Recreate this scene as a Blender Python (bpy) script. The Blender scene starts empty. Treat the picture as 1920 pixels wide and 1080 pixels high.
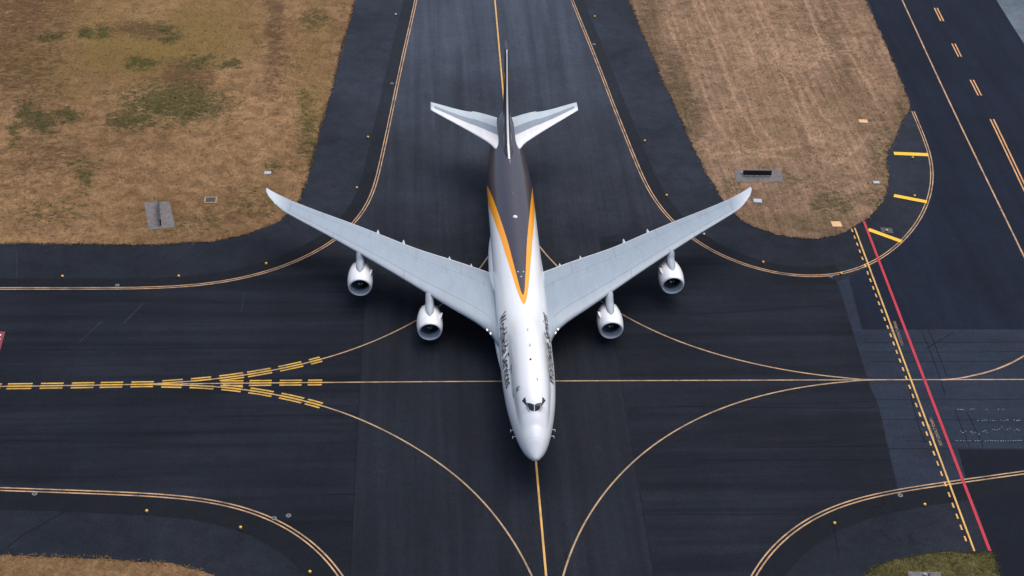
import bpy, bmesh, math, random
import numpy as np
from mathutils import Vector, Matrix, noise
from mathutils.geometry import delaunay_2d_cdt

# ------------------------------------------------------------------ camera, sky, sun, exposure
scene = bpy.context.scene
COL = scene.collection
R = math.radians
CAM = np.array([-13.41503438, -127.90146605, 122.03410915])
YAW, DEP, ROLL, FPX = 0.0775462, 0.62768277, 0.03935997, 2858.9405   # FPX: focal length in pixels of a 1920 wide frame

_fwd = np.array([math.sin(YAW) * math.cos(DEP), math.cos(YAW) * math.cos(DEP), -math.sin(DEP)])
_rt = np.array([math.cos(YAW), -math.sin(YAW), 0.0])
_up = np.cross(_rt, _fwd)
CR = _rt * math.cos(ROLL) + _up * math.sin(ROLL)
CU = -_rt * math.sin(ROLL) + _up * math.cos(ROLL)
cam = bpy.data.cameras.new('camera')
cam.sensor_width = 36
cam.lens = FPX / 1920 * 36
cam.clip_start = 1
cam.clip_end = 6000
cam_ob = bpy.data.objects.new('camera', cam)
COL.objects.link(cam_ob)
M = Matrix.Identity(4)
for i in range(3):
    M[i][0], M[i][1], M[i][2], M[i][3] = CR[i], CU[i], -_fwd[i], CAM[i]
cam_ob.matrix_world = M
scene.camera = cam_ob

SUN_EL, SUN_AZ = R(70), R(45)          # azimuth measured from +Y towards +X
world = bpy.data.worlds.new('World')
scene.world = world
world.use_nodes = True
wn = world.node_tree
sky = wn.nodes.new('ShaderNodeTexSky')
sky.sky_type = 'NISHITA'
sky.sun_disc = False
sky.sun_elevation = SUN_EL
sky.sun_rotation = SUN_AZ
sky.air_density = 1.0
sky.dust_density = 4.0
sky.ozone_density = 1.0
bg = wn.nodes['Background']
bg.inputs['Strength'].default_value = 0.15
wn.links.new(sky.outputs['Color'], bg.inputs['Color'])
sun = bpy.data.lights.new('sun', 'SUN')
sun.energy = 1.5
sun.angle = R(75)
sun.color = (1.0, 0.955, 0.89)
sun_ob = bpy.data.objects.new('sun', sun)
COL.objects.link(sun_ob)
sd = Vector((math.cos(SUN_EL) * math.sin(SUN_AZ), math.cos(SUN_EL) * math.cos(SUN_AZ), math.sin(SUN_EL)))
sun_ob.rotation_euler = (-sd).to_track_quat('-Z', 'Y').to_euler()
sun_ob.location = (60, 60, 120)
scene.view_settings.view_transform = 'Standard'
scene.view_settings.look = 'None'
scene.view_settings.gamma = 1
scene.view_settings.exposure = 0.12


# ------------------------------------------------------------------ helpers
def G(px, py, z=0.0):
    """the point at height z that a surveyed photo position stands for, in metres"""
    d = _fwd + (px - 960) / FPX * CR + (540 - py) / FPX * CU
    t = (z - CAM[2]) / d[2]
    p = CAM + t * d
    return (p[0], p[1])


def GS(*pts):
    return [G(x, y) for x, y in pts]


def tag(o, label=None, cat=None, group=None, kind=None):
    if label: o['label'] = label
    if cat: o['category'] = cat
    if group: o['group'] = group
    if kind: o['kind'] = kind
    return o


def empty(name, loc=(0, 0, 0), rz=0):
    o = bpy.data.objects.new(name, None)
    COL.objects.link(o)
    o.location = loc
    o.rotation_euler = (0, 0, rz)
    o.empty_display_size = 0.5
    return o


def link(name, me, mats, parent=None, smooth=False):
    o = bpy.data.objects.new(name, me)
    COL.objects.link(o)
    for m in (mats if isinstance(mats, (list, tuple)) else [mats]):
        me.materials.append(m)
    if smooth:
        me.polygons.foreach_set('use_smooth', [True] * len(me.polygons))
    if parent: o.parent = parent
    return o


def mesh(name, verts, faces, mats, parent=None, smooth=False, fix=True):
    me = bpy.data.meshes.new(name)
    me.from_pydata([tuple(map(float, v)) for v in verts], [], faces)
    if fix:
        bm = bmesh.new(); bm.from_mesh(me)
        bmesh.ops.recalc_face_normals(bm, faces=bm.faces)
        bm.to_mesh(me); bm.free()
    me.update()
    return link(name, me, mats, parent, smooth)


def from_bm(name, bm, mats, parent=None, smooth=False):
    me = bpy.data.meshes.new(name)
    bmesh.ops.recalc_face_normals(bm, faces=bm.faces)
    bm.to_mesh(me); bm.free()
    return link(name, me, mats, parent, smooth)


def add_box(bm, c, size, rz=0, bevel=0.0, mat=0):
    r = bmesh.ops.create_cube(bm, size=1)
    vs = r['verts']
    bmesh.ops.scale(bm, vec=size, verts=vs)
    if bevel:
        es = list({e for v in vs for e in v.link_edges})
        rb = bmesh.ops.bevel(bm, geom=es, offset=bevel, segments=2, affect='EDGES', profile=0.5)
        vs = list({v for f in rb['faces'] for v in f.verts} | {v for v in vs if v.is_valid})
    if rz: bmesh.ops.rotate(bm, cent=(0, 0, 0), matrix=Matrix.Rotation(rz, 3, 'Z'), verts=vs)
    bmesh.ops.translate(bm, vec=c, verts=vs)
    if mat:
        for f in {f for v in vs for f in v.link_faces}: f.material_index = mat
    return vs


def add_lathe(bm, profile, n=16, axis='Z', c=(0, 0, 0), mat=0):
    """profile: (along, radius) pairs, spun about the axis"""
    rings = []
    for a, r in profile:
        ring = []
        for k in range(n):
            t = 2 * math.pi * k / n
            x, y = r * math.cos(t), r * math.sin(t)
            p = {'Z': (x, y, a), 'Y': (x, a, y), 'X': (a, x, y)}[axis]
            ring.append(bm.verts.new((p[0] + c[0], p[1] + c[1], p[2] + c[2])))
        rings.append(ring)
    fs = []
    for i in range(len(rings) - 1):
        for k in range(n):
            fs.append(bm.faces.new((rings[i][k], rings[i][(k + 1) % n], rings[i + 1][(k + 1) % n], rings[i + 1][k])))
    for ring, pr in ((rings[0], profile[0]), (rings[-1], profile[-1])):
        if pr[1] > 0.0005:
            fs.append(bm.faces.new(ring))
    bmesh.ops.remove_doubles(bm, verts=[v for r in rings for v in r], dist=0.0004)
    if mat:
        for f in fs:
            if f.is_valid: f.material_index = mat
    return rings


def add_tube(bm, p0, p1, r0, r1=None, n=10):
    r1 = r0 if r1 is None else r1
    p0, p1 = Vector(p0), Vector(p1)
    q = (p1 - p0).to_track_quat('Z', 'Y')
    a = [bm.verts.new(p0 + q @ Vector((r0 * math.cos(2 * math.pi * k / n), r0 * math.sin(2 * math.pi * k / n), 0))) for k in range(n)]
    b = [bm.verts.new(p1 + q @ Vector((r1 * math.cos(2 * math.pi * k / n), r1 * math.sin(2 * math.pi * k / n), 0))) for k in range(n)]
    for k in range(n):
        bm.faces.new((a[k], a[(k + 1) % n], b[(k + 1) % n], b[k]))
    bm.faces.new(a[::-1]); bm.faces.new(b)


def pchip(xs, ys):
    xs, ys = np.array(xs, float), np.array(ys, float)
    h = np.diff(xs); d = np.diff(ys) / h
    m = np.zeros_like(ys)
    for i in range(1, len(xs) - 1):
        if d[i - 1] * d[i] > 0:
            w1, w2 = 2 * h[i] + h[i - 1], h[i] + 2 * h[i - 1]
            m[i] = (w1 + w2) / (w1 / d[i - 1] + w2 / d[i])
    m[0], m[-1] = d[0], d[-1]

    def f(x):
        x = np.clip(np.asarray(x, float), xs[0], xs[-1])
        i = np.clip(np.searchsorted(xs, x) - 1, 0, len(xs) - 2)
        t = (x - xs[i]) / h[i]
        return ((2 * t**3 - 3 * t**2 + 1) * ys[i] + (t**3 - 2 * t**2 + t) * h[i] * m[i]
                + (-2 * t**3 + 3 * t**2) * ys[i + 1] + (t**3 - t**2) * h[i] * m[i + 1])
    return f


def smooth_path(pts, step=0.4, passes=3, closed=False):
    """a surveyed run of points as an even, smooth line"""
    P = np.array(pts, float)
    if closed: P = np.vstack([P, P[:1]])
    out = []
    n = len(P)
    for i in range(n - 1):
        p0 = P[i - 1] if i > 0 else (P[-2] if closed else 2 * P[0] - P[1])
        p3 = P[i + 2] if i + 2 < n else (P[1] if closed else 2 * P[-1] - P[-2])
        k = max(2, int(np.linalg.norm(P[i + 1] - P[i]) / step))
        for t in np.linspace(0, 1, k, endpoint=False):
            out.append(0.5 * ((2 * P[i]) + (-p0 + P[i + 1]) * t + (2 * p0 - 5 * P[i] + 4 * P[i + 1] - p3) * t**2
                              + (-p0 + 3 * P[i] - 3 * P[i + 1] + p3) * t**3))
    out.append(P[-1])
    Q = np.array(out)
    L = np.r_[0, np.cumsum(np.linalg.norm(np.diff(Q, axis=0), axis=1))]
    m = max(2, int(L[-1] / step) + 1)
    Q = np.stack([np.interp(np.linspace(0, L[-1], m), L, Q[:, k]) for k in (0, 1)], 1)
    for _ in range(passes):
        k = min(9, (len(Q) - 1) // 2)
        if k < 1: break
        S = np.copy(Q)
        for j in range(1, len(Q) - 1):
            r = min(k, j, len(Q) - 1 - j)
            S[j] = Q[j - r:j + r + 1].mean(0)
        Q = S
    return Q


def normals2(Q):
    t = np.gradient(Q, axis=0)
    t /= np.linalg.norm(t, axis=1)[:, None] + 1e-9
    return np.stack([-t[:, 1], t[:, 0]], 1)


def ribbon_geo(Q, width, offset, z, V, F):
    Nn = normals2(Q)
    a, b = Q + Nn * (offset - width / 2), Q + Nn * (offset + width / 2)
    i0 = len(V)
    for p, q in zip(a, b):
        V.append((p[0], p[1], z)); V.append((q[0], q[1], z))
    for i in range(len(Q) - 1):
        F.append((i0 + 2 * i, i0 + 2 * i + 2, i0 + 2 * i + 3, i0 + 2 * i + 1))


def cut(Q, d0, d1):
    """the piece of a line between two distances along it"""
    L = np.r_[0, np.cumsum(np.linalg.norm(np.diff(Q, axis=0), axis=1))]
    n = max(2, int((d1 - d0) / 0.4) + 1)
    s = np.linspace(d0, d1, n)
    return np.stack([np.interp(s, L, Q[:, k]) for k in (0, 1)], 1)


def plen(Q):
    return float(np.linalg.norm(np.diff(Q, axis=0), axis=1).sum())


# ------------------------------------------------------------------ materials
def mat_new(name):
    m = bpy.data.materials.new(name)
    m.use_nodes = True
    nt = m.node_tree
    return m, nt, nt.nodes['Principled BSDF']


def N(nt, typ, **kw):
    n = nt.nodes.new(typ)
    for k, v in kw.items():
        if k.startswith('i_'):
            key = k[2:]
            n.inputs[int(key) if key.isdigit() else key.replace('_', ' ')].default_value = v
        else:
            setattr(n, k, v)
    return n


def noise_tex(nt, scale, detail=4, rough=0.55, stretch=None, vec=None, dist=0.0):
    t = N(nt, 'ShaderNodeTexNoise', i_Scale=scale, i_Detail=detail, i_Roughness=rough, i_Distortion=dist)
    if vec is None:
        vec = N(nt, 'ShaderNodeTexCoord').outputs['Object']
    if stretch:
        mp = N(nt, 'ShaderNodeMapping', i_Scale=stretch)
        nt.links.new(vec, mp.inputs['Vector'])
        vec = mp.outputs['Vector']
    nt.links.new(vec, t.inputs['Vector'])
    return t.outputs['Fac']


def mrange(nt, src, a, b, c, d):
    n = N(nt, 'ShaderNodeMapRange')
    for k, v in zip(('From Min', 'From Max', 'To Min', 'To Max'), (a, b, c, d)):
        n.inputs[k].default_value = v
    nt.links.new(src, n.inputs['Value'])
    return n.outputs['Result']


def math_n(nt, op, a, b=None, clamp=False):
    n = N(nt, 'ShaderNodeMath', operation=op, use_clamp=clamp)
    for k, v in ((0, a), (1, b)):
        if v is None: continue
        if isinstance(v, (int, float)): n.inputs[k].default_value = v
        else: nt.links.new(v, n.inputs[k])
    return n.outputs[0]


def mixc(nt, fac, a, b, blend='MIX'):
    n = N(nt, 'ShaderNodeMix', data_type='RGBA', blend_type=blend)
    for key, v in ((0, fac), (6, a), (7, b)):
        if isinstance(v, (int, float)): n.inputs[key].default_value = v
        elif isinstance(v, tuple): n.inputs[key].default_value = (*v, 1) if len(v) == 3 else v
        else: nt.links.new(v, n.inputs[key])
    return n.outputs[2]


def attr(nt, name):
    return N(nt, 'ShaderNodeAttribute', attribute_name=name).outputs['Fac']


def bump(nt, bsdf, src, strength, dist):
    b = N(nt, 'ShaderNodeBump', i_Strength=strength, i_Distance=dist)
    nt.links.new(src, b.inputs['Height'])
    nt.links.new(b.outputs['Normal'], bsdf.inputs['Normal'])


def simple(name, col, rough=0.5, metal=0.0, var=0.0, vscale=3.0, coat=0.0, spec=0.5):
    m, nt, b = mat_new(name)
    b.inputs['Roughness'].default_value = rough
    b.inputs['Metallic'].default_value = metal
    b.inputs['Coat Weight'].default_value = coat
    b.inputs['Specular IOR Level'].default_value = spec
    if var:
        f = mrange(nt, noise_tex(nt, vscale, 5, 0.6), 0.25, 0.75, 1 - var, 1 + var)
        c = mixc(nt, 1.0, col, f, 'MULTIPLY')
        nt.links.new(c, b.inputs['Base Color'])
    else:
        b.inputs['Base Color'].default_value = (*col, 1)
    return m


def asphalt(name, col, streak=(1, 1), streak_amt=0.14, patch=0.16, paled=None):
    """streak: how the wear runs; a small factor along an axis draws it out along that axis"""
    m, nt, b = mat_new(name)
    b.inputs['Roughness'].default_value = 0.8
    b.inputs['Specular IOR Level'].default_value = 0.10
    big = mrange(nt, noise_tex(nt, 0.06, 4, 0.6), 0.3, 0.7, 1 - patch, 1 + patch)
    st = mrange(nt, noise_tex(nt, 0.42, 4, 0.55, (streak[0], streak[1], 1), dist=0.5), 0.28, 0.72, 1 - streak_amt, 1 + streak_amt)
    st2 = mrange(nt, noise_tex(nt, 1.7, 4, 0.6, (streak[0], streak[1], 1)), 0.3, 0.7, 1 - streak_amt * .3, 1 + streak_amt * .3)
    fine = mrange(nt, noise_tex(nt, 3.4, 4, 0.9), 0.3, 0.7, 0.62, 1.38)
    mott = mrange(nt, noise_tex(nt, 0.9, 5, 0.7), 0.3, 0.7, 0.88, 1.12)
    grit = mrange(nt, noise_tex(nt, 14, 2, 0.8), 0.25, 0.75, 0.78, 1.22)
    hue = noise_tex(nt, 0.16, 3, 0.6)
    f = math_n(nt, 'MULTIPLY', math_n(nt, 'MULTIPLY', big, st), math_n(nt, 'MULTIPLY', math_n(nt, 'MULTIPLY', fine, grit), math_n(nt, 'MULTIPLY', st2, mott)))
    warm = (col[0] * 1.07, col[1] * .98, col[2] * 1.0)
    cool = (col[0] * .93, col[1] * 1.02, col[2] * 1.04)
    c0 = mixc(nt, mrange(nt, hue, 0.35, 0.65, 0, 1), warm, cool)
    if paled:                                      # haze and sheen painted in: colour pales beyond the junction, its limit ragged
        haze_col, y0, y1 = paled
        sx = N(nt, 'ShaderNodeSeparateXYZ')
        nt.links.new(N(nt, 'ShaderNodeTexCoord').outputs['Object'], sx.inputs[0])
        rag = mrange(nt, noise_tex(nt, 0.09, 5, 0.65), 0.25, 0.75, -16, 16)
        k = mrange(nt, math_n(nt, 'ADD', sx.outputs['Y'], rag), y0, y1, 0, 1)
        c0 = mixc(nt, k, c0, haze_col)
    # hairline cracks here and there
    cr = N(nt, 'ShaderNodeTexVoronoi', feature='DISTANCE_TO_EDGE', i_Scale=0.11)
    wv = N(nt, 'ShaderNodeTexNoise', i_Scale=0.5, i_Detail=5)
    tc = N(nt, 'ShaderNodeTexCoord')
    nt.links.new(tc.outputs['Object'], wv.inputs['Vector'])
    vm = N(nt, 'ShaderNodeVectorMath', operation='MULTIPLY_ADD')
    nt.links.new(wv.outputs['Color'], vm.inputs[0]); vm.inputs[1].default_value = (4, 4, 0)
    nt.links.new(tc.outputs['Object'], vm.inputs[2])
    nt.links.new(vm.outputs[0], cr.inputs['Vector'])
    crk = mrange(nt, cr.outputs['Distance'], 0.004, 0.012, 1, 0)
    gate = mrange(nt, noise_tex(nt, 0.035, 2), 0.60, 0.68, 0, 0.22)
    crk = math_n(nt, 'MULTIPLY', crk, gate)
    f = math_n(nt, 'MULTIPLY', f, math_n(nt, 'SUBTRACT', 1.0, crk))
    nt.links.new(mixc(nt, 1.0, c0, f, 'MULTIPLY'), b.inputs['Base Color'])
    bump(nt, b, grit, 0.25, 0.02)
    return m


def paint(name, col, wear=0.35, dirt=(0.05, 0.05, 0.055)):
    m, nt, b = mat_new(name)
    b.inputs['Roughness'].default_value = 0.7
    n1 = noise_tex(nt, 5, 5, 0.7)
    n2 = noise_tex(nt, 0.5, 3, 0.6)
    w = math_n(nt, 'ADD', mrange(nt, n1, 0.45, 0.75, 0, wear), mrange(nt, n2, 0.42, 0.68, 0, wear * 1.1), True)
    nt.links.new(mixc(nt, w, col, dirt), b.inputs['Base Color'])
    return m


MAT = {}
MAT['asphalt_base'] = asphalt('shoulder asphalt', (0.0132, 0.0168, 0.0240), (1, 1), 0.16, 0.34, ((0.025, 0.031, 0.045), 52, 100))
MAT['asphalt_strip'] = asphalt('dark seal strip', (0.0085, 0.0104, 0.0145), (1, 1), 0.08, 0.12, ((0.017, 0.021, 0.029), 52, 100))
MAT['asphalt_cross'] = asphalt('cross taxiway asphalt', (0.0102, 0.0127, 0.0190), (0.045, 1.0), 0.40, 0.26)
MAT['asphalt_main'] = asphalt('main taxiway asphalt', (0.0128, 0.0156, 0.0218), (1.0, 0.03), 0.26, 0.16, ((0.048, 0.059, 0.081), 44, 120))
MAT['asphalt_lane'] = asphalt('apron lane asphalt', (0.0078, 0.0122, 0.0240), (1.0, 0.06), 0.2, 0.2)
MAT['asphalt_new'] = asphalt('newer asphalt', (0.0066, 0.0090, 0.0155), (0.3, 1), 0.08, 0.12)
MAT['asphalt_old'] = asphalt('older asphalt', (0.0195, 0.0270, 0.0430), (0.2, 1), 0.16, 0.2)
MAT['concrete_apron'] = asphalt('old apron concrete', (0.105, 0.13, 0.155), (0.5, 1), 0.16, 0.25)
MAT['joint'] = simple('joint sealant', (0.0050, 0.0060, 0.0085), 0.85, spec=.15)
MAT['scuff'] = asphalt('scuffed asphalt', (0.022, 0.026, 0.036))
MAT['lane_paint'] = paint('orange lane paint', (0.66, 0.33, 0.11), 0.3)
MAT['peach'] = paint('faded edge paint', (0.56, 0.335, 0.165), 0.55)
MAT['amber'] = paint('amber line paint', (0.70, 0.40, 0.10), 0.3)
MAT['yellow'] = paint('yellow bar paint', (0.85, 0.50, 0.02), 0.12)
MAT['dashes'] = paint('yellow dash paint', (0.60, 0.35, 0.045), 0.4)
MAT['centre'] = paint('faded centreline paint', (0.47, 0.31, 0.165), 0.5)
MAT['red'] = paint('red line paint', (0.46, 0.010, 0.036), 0.2, (0.16, 0.012, 0.02))
MAT['crimson'] = paint('crimson panel paint', (0.24, 0.02, 0.035), 0.35)
MAT['chalk'] = paint('white pavement paint', (0.26, 0.30, 0.35), 0.5)
MAT['white_mark'] = paint('white letter paint', (0.8, 0.8, 0.8), 0.1)

# ------------------------------------------------------------------ ground sheets
BIG = 1500


def sheet(name, pts, z, mat, label, cat):
    tris = delaunay_2d_cdt([Vector(p) for p in pts], [], [list(range(len(pts)))], 1, 1e-6)
    o = mesh(name, [(v[0], v[1], z) for v in tris[0]], [tuple(f) for f in tris[2]], mat)
    bm = bmesh.new(); bm.from_mesh(o.data)
    for f in bm.faces:
        f.normal_update()
        if f.normal.z < 0: f.normal_flip()
    bm.to_mesh(o.data); bm.free()
    return tag(o, label, cat, kind='structure')


L1 = GS((790, -60), (780, 0), (768, 53), (755, 110), (743, 167), (730, 230), (717, 290), (702, 358), (695, 383), (683, 404), (668, 421),
        (632, 452), (583, 482), (533, 503), (467, 523), (400, 534.5), (333, 540), (233, 541), (100, 541), (0, 541), (-300, 542))
L2 = GS((1052, -60), (1072, 0), (1090, 43), (1110, 93), (1130, 143), (1147, 190), (1167, 240), (1183, 280), (1203, 330), (1215, 359), (1227, 380),
        (1240, 397), (1258, 417), (1295, 450), (1323, 470), (1363, 490), (1407, 504), (1453, 517), (1493, 523.5), (1530, 526), (1563, 523.5),
        (1597, 516), (1627, 503.5), (1650, 490), (1680, 467), (1710, 437), (1730, 407), (1743, 378), (1749, 350), (1751.5, 320), (1747, 293),
        (1737, 267), (1723, 237), (1712, 209))
L3 = GS((-300, 908), (0, 917), (133, 922), (267, 926.5), (367, 931.5), (417, 937.5), (467, 949), (512, 965.5), (564, 995), (603, 1023), (629, 1049),
        (648, 1080), (668, 1118), (690, 1180))
L4 = GS((1372, 1180), (1390, 1115), (1403, 1080), (1413, 1060), (1437, 1030), (1467, 1002), (1507, 972), (1547, 951), (1597, 934), (1647, 924.5),
        (1687, 918.5), (1760, 909), (1807, 902), (1860, 894), (1920, 886), (2200, 848))
Q1, Q2, Q3, Q4 = (smooth_path(p, 0.5, 4) for p in (L1, L2, L3, L4))

tag(mesh('ground', [(-BIG, -BIG, -0.06), (BIG, -BIG, -0.06), (BIG, BIG, -0.06), (-BIG, BIG, -0.06)], [(0, 1, 2, 3)], None and [] or
         simple('far grass', (0.17, 0.11, 0.05), 0.9, 0, 0.25, 0.2)), 'dry brown grassland around the airfield pavement', 'ground', kind='structure')
sheet('shoulder', [(-260, -90), (260, -90), (260, 260), (-260, 260)], 0.0, MAT['asphalt_base'], 'dark blue grey asphalt shoulders of the taxiways', 'pavement')

a_main = GS((928, 0))[0]
b_main = GS((1024, 1080))[0]
md = np.array(a_main) - np.array(b_main)
md /= np.linalg.norm(md)
mn = np.array([md[1], -md[0]])                 # to the right of the main centreline


def on_main(off, along):
    p = np.array(b_main) + mn * off + md * along
    return (p[0], p[1])


cross = GS((-600, 542)) + [tuple(p) for p in Q1[::-1] if p[1] < 62][0::4] + [tuple(p) for p in Q2 if p[1] < 58 and p[0] < G(1568, 527)[0]][0::4] + \
    GS((1568, 527), (1600, 627), (1628, 720), (1647, 763), (1670, 863), (1682, 919)) + \
    [tuple(p) for p in Q4[::-1] if p[0] < G(1682, 919)[0]][0::4] + [tuple(p) for p in Q3[::-1]][0::4] + GS((-600, 900))
sheet('taxiway_crossing', cross, 0.004, MAT['asphalt_cross'], 'almost black cross taxiway with long wear streaks', 'taxiway')

seam_l = [G(673, 560), G(669, 1080)]
seam_r = [G(1155, 617), G(1203, 955)]
offl = [float((np.array(p) - np.array(b_main)) @ mn) for p in seam_l]
offr = [float((np.array(p) - np.array(b_main)) @ mn) for p in seam_r]
OL, OR_ = sum(offl) / 2, sum(offr) / 2
rows = []
for al in np.arange(-60, 161, 1.0):
    p = np.array(b_main) + md * al
    l, r = OL, OR_
    y = p[1]
    if y > 52:                                   # north of the crossing the pavement fills the space between its edge lines
        kl = np.interp(y, Q1[::-1][:, 1][np.argsort(Q1[::-1][:, 1])], Q1[::-1][:, 0][np.argsort(Q1[::-1][:, 1])])
        seg = Q2[:np.argmin(np.abs(Q2[:, 1] - 50))]
        o2 = np.argsort(seg[:, 1])
        kr = np.interp(y, seg[o2, 1], seg[o2, 0])
        seg1 = Q1[:np.argmin(np.abs(Q1[:, 1] - 50))]
        o1 = np.argsort(seg1[:, 1])
        kl = np.interp(y, seg1[o1, 1], seg1[o1, 0])
        g = min(16, (y - 52) * 3.0)
        l, r = max(kl - p[0], OL - g), min(kr - p[0], OR_ + g)
    rows.append((p + mn * l, p + mn * r))
V, F = [], []
for i, (l, r) in enumerate(rows):
    V += [(l[0], l[1], 0.008), (r[0], r[1], 0.008)]
    if i: F.append((2 * i - 2, 2 * i - 1, 2 * i + 1, 2 * i))
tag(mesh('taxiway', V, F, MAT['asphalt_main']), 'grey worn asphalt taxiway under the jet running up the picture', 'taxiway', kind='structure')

lane_c = smooth_path(GS((1755, 16), (1787, 81), (1822, 150), (1860, 224), (1920, 350), (2010, 540)), 1, 2)
lane = GS((1575, -120), (1628, 0), (1650, 63), (1683, 137), (1708, 203), (1723, 237), (1747, 293), (1751, 330), (1743, 378), (1710, 437), (1650, 490), (1617, 508),
          (1593, 519), (1617, 617), (2700, 617), (2500, -120))
sheet('apron_lane', lane, 0.008, MAT['asphalt_lane'], 'dark blue asphalt taxi lane along the right side', 'taxiway')
sheet('old_pavement', GS((1570, 527), (1591, 523), (1616, 618), (2700, 618), (2700, 842), (1795, 841), (1812, 900), (1760, 908.5), (1684, 918), (1671, 863), (1648, 763), (1630, 720), (1601, 627)),
      0.012, MAT['asphalt_old'], 'lighter old asphalt patch by the holding line', 'pavement')
sheet('new_pavement', GS((1797, 843), (2700, 843), (2700, 1400), (1960, 1400), (1870, 1060), (1813, 903)), 0.016, MAT['asphalt_new'],
      'black new asphalt right of the red line', 'pavement')
sheet('concrete_apron', GS((1800, -120), (1868, 0), (1898, 48), (1935, 105), (2100, 350), (2900, 350), (2700, -120)), 0.02, MAT['concrete_apron'],
      'pale blue grey concrete in the top right corner', 'pavement')


def line_obj(name, specs, z, mat, label, cat='painted line'):
    V, F = [], []
    for Q, w, o in specs:
        ribbon_geo(Q, w, o, z, V, F)
    o = mesh(name, V, F, mat, fix=False)
    bm = bmesh.new(); bm.from_mesh(o.data)
    for f in bm.faces:
        f.normal_update()
        if f.normal.z < 0: f.normal_flip()
    bm.to_mesh(o.data); bm.free()
    return tag(o, label, cat, kind='structure')


# dark sealed strips just outside the edge lines
Q2a = Q2[:np.argmin(np.linalg.norm(Q2 - np.array(G(1590, 519)), axis=1))]
line_obj('pavement_strip', [(Q1, 2.3, -1.15)], 0.020, MAT['asphalt_strip'], 'dark asphalt strip outside the upper left edge line', 'pavement')
line_obj('pavement_strip', [(Q2a, 2.1, 1.05)], 0.020, MAT['asphalt_strip'], 'dark asphalt strip outside the upper right edge line', 'pavement')
line_obj('pavement_strip', [(Q3, 3.2, -1.6)], 0.020, MAT['asphalt_strip'], 'dark asphalt strip outside the lower left edge line', 'pavement')
line_obj('pavement_strip', [(Q4, 3.0, -1.5)], 0.020, MAT['asphalt_strip'], 'dark asphalt strip outside the lower right edge line', 'pavement')

ZL = 0.026
EW, EO = 0.15, 0.185
line_obj('edge_line', [(Q1, EW, EO), (Q1, EW, -EO)], ZL, MAT['peach'], 'double pale orange edge line curving round the upper left grass', 'painted line')
line_obj('edge_line', [(Q2, EW, EO), (Q2, EW, -EO)], ZL, MAT['peach'], 'double pale orange edge line looping round the upper right grass', 'painted line')
line_obj('edge_line', [(Q3, EW + .03, EO + .04), (Q3, EW + .03, -EO - .04)], ZL, MAT['peach'], 'double pale orange edge line round the lower left corner', 'painted line')
line_obj('edge_line', [(Q4, EW + .03, EO + .04), (Q4, EW + .03, -EO - .04)], ZL, MAT['peach'], 'double pale orange edge line round the lower right corner', 'painted line')

cm = np.array([on_main(0, -60), on_main(0, 260)])
line_obj('main_centreline', [(smooth_path(cm, 4, 0), 0.24, 0)], 0.030, MAT['amber'], 'yellow centreline under the nose and behind the tail', 'painted line')
QH = smooth_path(GS((-600, 731), (0, 725), (300, 720.5), (600, 717.5), (1000, 714.8), (1585, 712.6), (1920, 711.8), (2400, 711)), 0.25, 1)
line_obj('crossing_centreline', [(QH, 0.19, 0)], 0.034, MAT['centre'], 'thin pale centreline running straight across the picture', 'painted line')
QTL = smooth_path(GS((250, 721.5), (333, 718.5), (410, 712), (467, 704), (533, 691.5), (600, 677.5), (640, 665.5), (707, 640), (778, 605), (833, 572),
                     (872, 538), (903, 503.5), (922, 476), (938, 445), (949, 405), (954, 360)), 0.5, 3)
QTR = smooth_path(GS((963, 360), (975, 400), (992, 440), (1014, 470), (1042, 500), (1090, 542), (1130, 570), (1168, 593), (1215, 618), (1280, 646), (1347, 667), (1413, 684),
                     (1480, 697), (1547, 707), (1597, 711.5), (1640, 712.6)), 0.5, 3)
QBL = smooth_path(GS((250, 721.8), (330, 721), (433, 724), (467, 730.5), (533, 742), (597, 755.5), (640, 770), (707, 797), (773, 834), (813, 858), (857, 890), (900, 928), (933, 968),
                     (967, 1017), (990, 1057), (1002, 1080), (1020, 1125), (1032, 1180)), 0.5, 3)
QBR = smooth_path(GS((1036, 1180), (1043, 1120), (1052, 1080), (1062, 1047), (1077, 1010), (1100, 967), (1127, 927), (1160, 889), (1200, 850), (1240, 820), (1280, 797.5),
                     (1323, 775), (1380, 753), (1430, 739), (1480, 728.5), (1540, 719), (1597, 713.5), (1640, 712.6)), 0.5, 3)
line_obj('turn_line', [(QTL, 0.20, 0)], 0.038, MAT['centre'], 'curved pale turn line under the left wing', 'painted line')
line_obj('turn_line', [(QTR, 0.20, 0)], 0.036, MAT['centre'], 'curved pale turn line under the right wing', 'painted line')
line_obj('turn_line', [(QBL, 0.20, 0)], 0.040, MAT['centre'], 'curved pale turn line sweeping to the bottom, left of the nose', 'painted line')
line_obj('turn_line', [(QBR, 0.20, 0)], 0.040, MAT['centre'], 'curved pale turn line sweeping to the bottom, right of the nose', 'painted line')
QRC = smooth_path(GS((1765, 712.4), (1800, 711), (1830, 707), (1853, 702), (1880, 692.5), (1905, 680), (1920, 671), (1970, 630), (2010, 580)), 0.5, 2)
line_obj('turn_line', [(QRC, 0.24, 0)], 0.038, MAT['peach'], 'short curved turn line at the right border', 'painted line')
QT = smooth_path(GS((1642, -105), (1692, 0), (1713, 47), (1747, 121), (1780, 191), (1813, 261), (1847, 330), (1862, 361), (1890, 419), (1920, 481), (1990, 625)), 1, 3)
line_obj('lane_line', [(QT, 0.24, 0)], ZL, MAT['peach'], 'thin pale orange line along the right hand taxi lane', 'painted line')
QLD = smooth_path(GS((1700, -98), (1725, -46), (1755, 16), (1787, 81), (1822, 150), (1860, 224), (1890, 287), (1920, 350), (2010, 540)), 0.5, 2)


def near(Q, uv):
    i = int(np.argmin(np.linalg.norm(Q - np.array(G(*uv)), axis=1)))
    return plen(Q[:i + 1]) if i else 0.0


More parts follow.
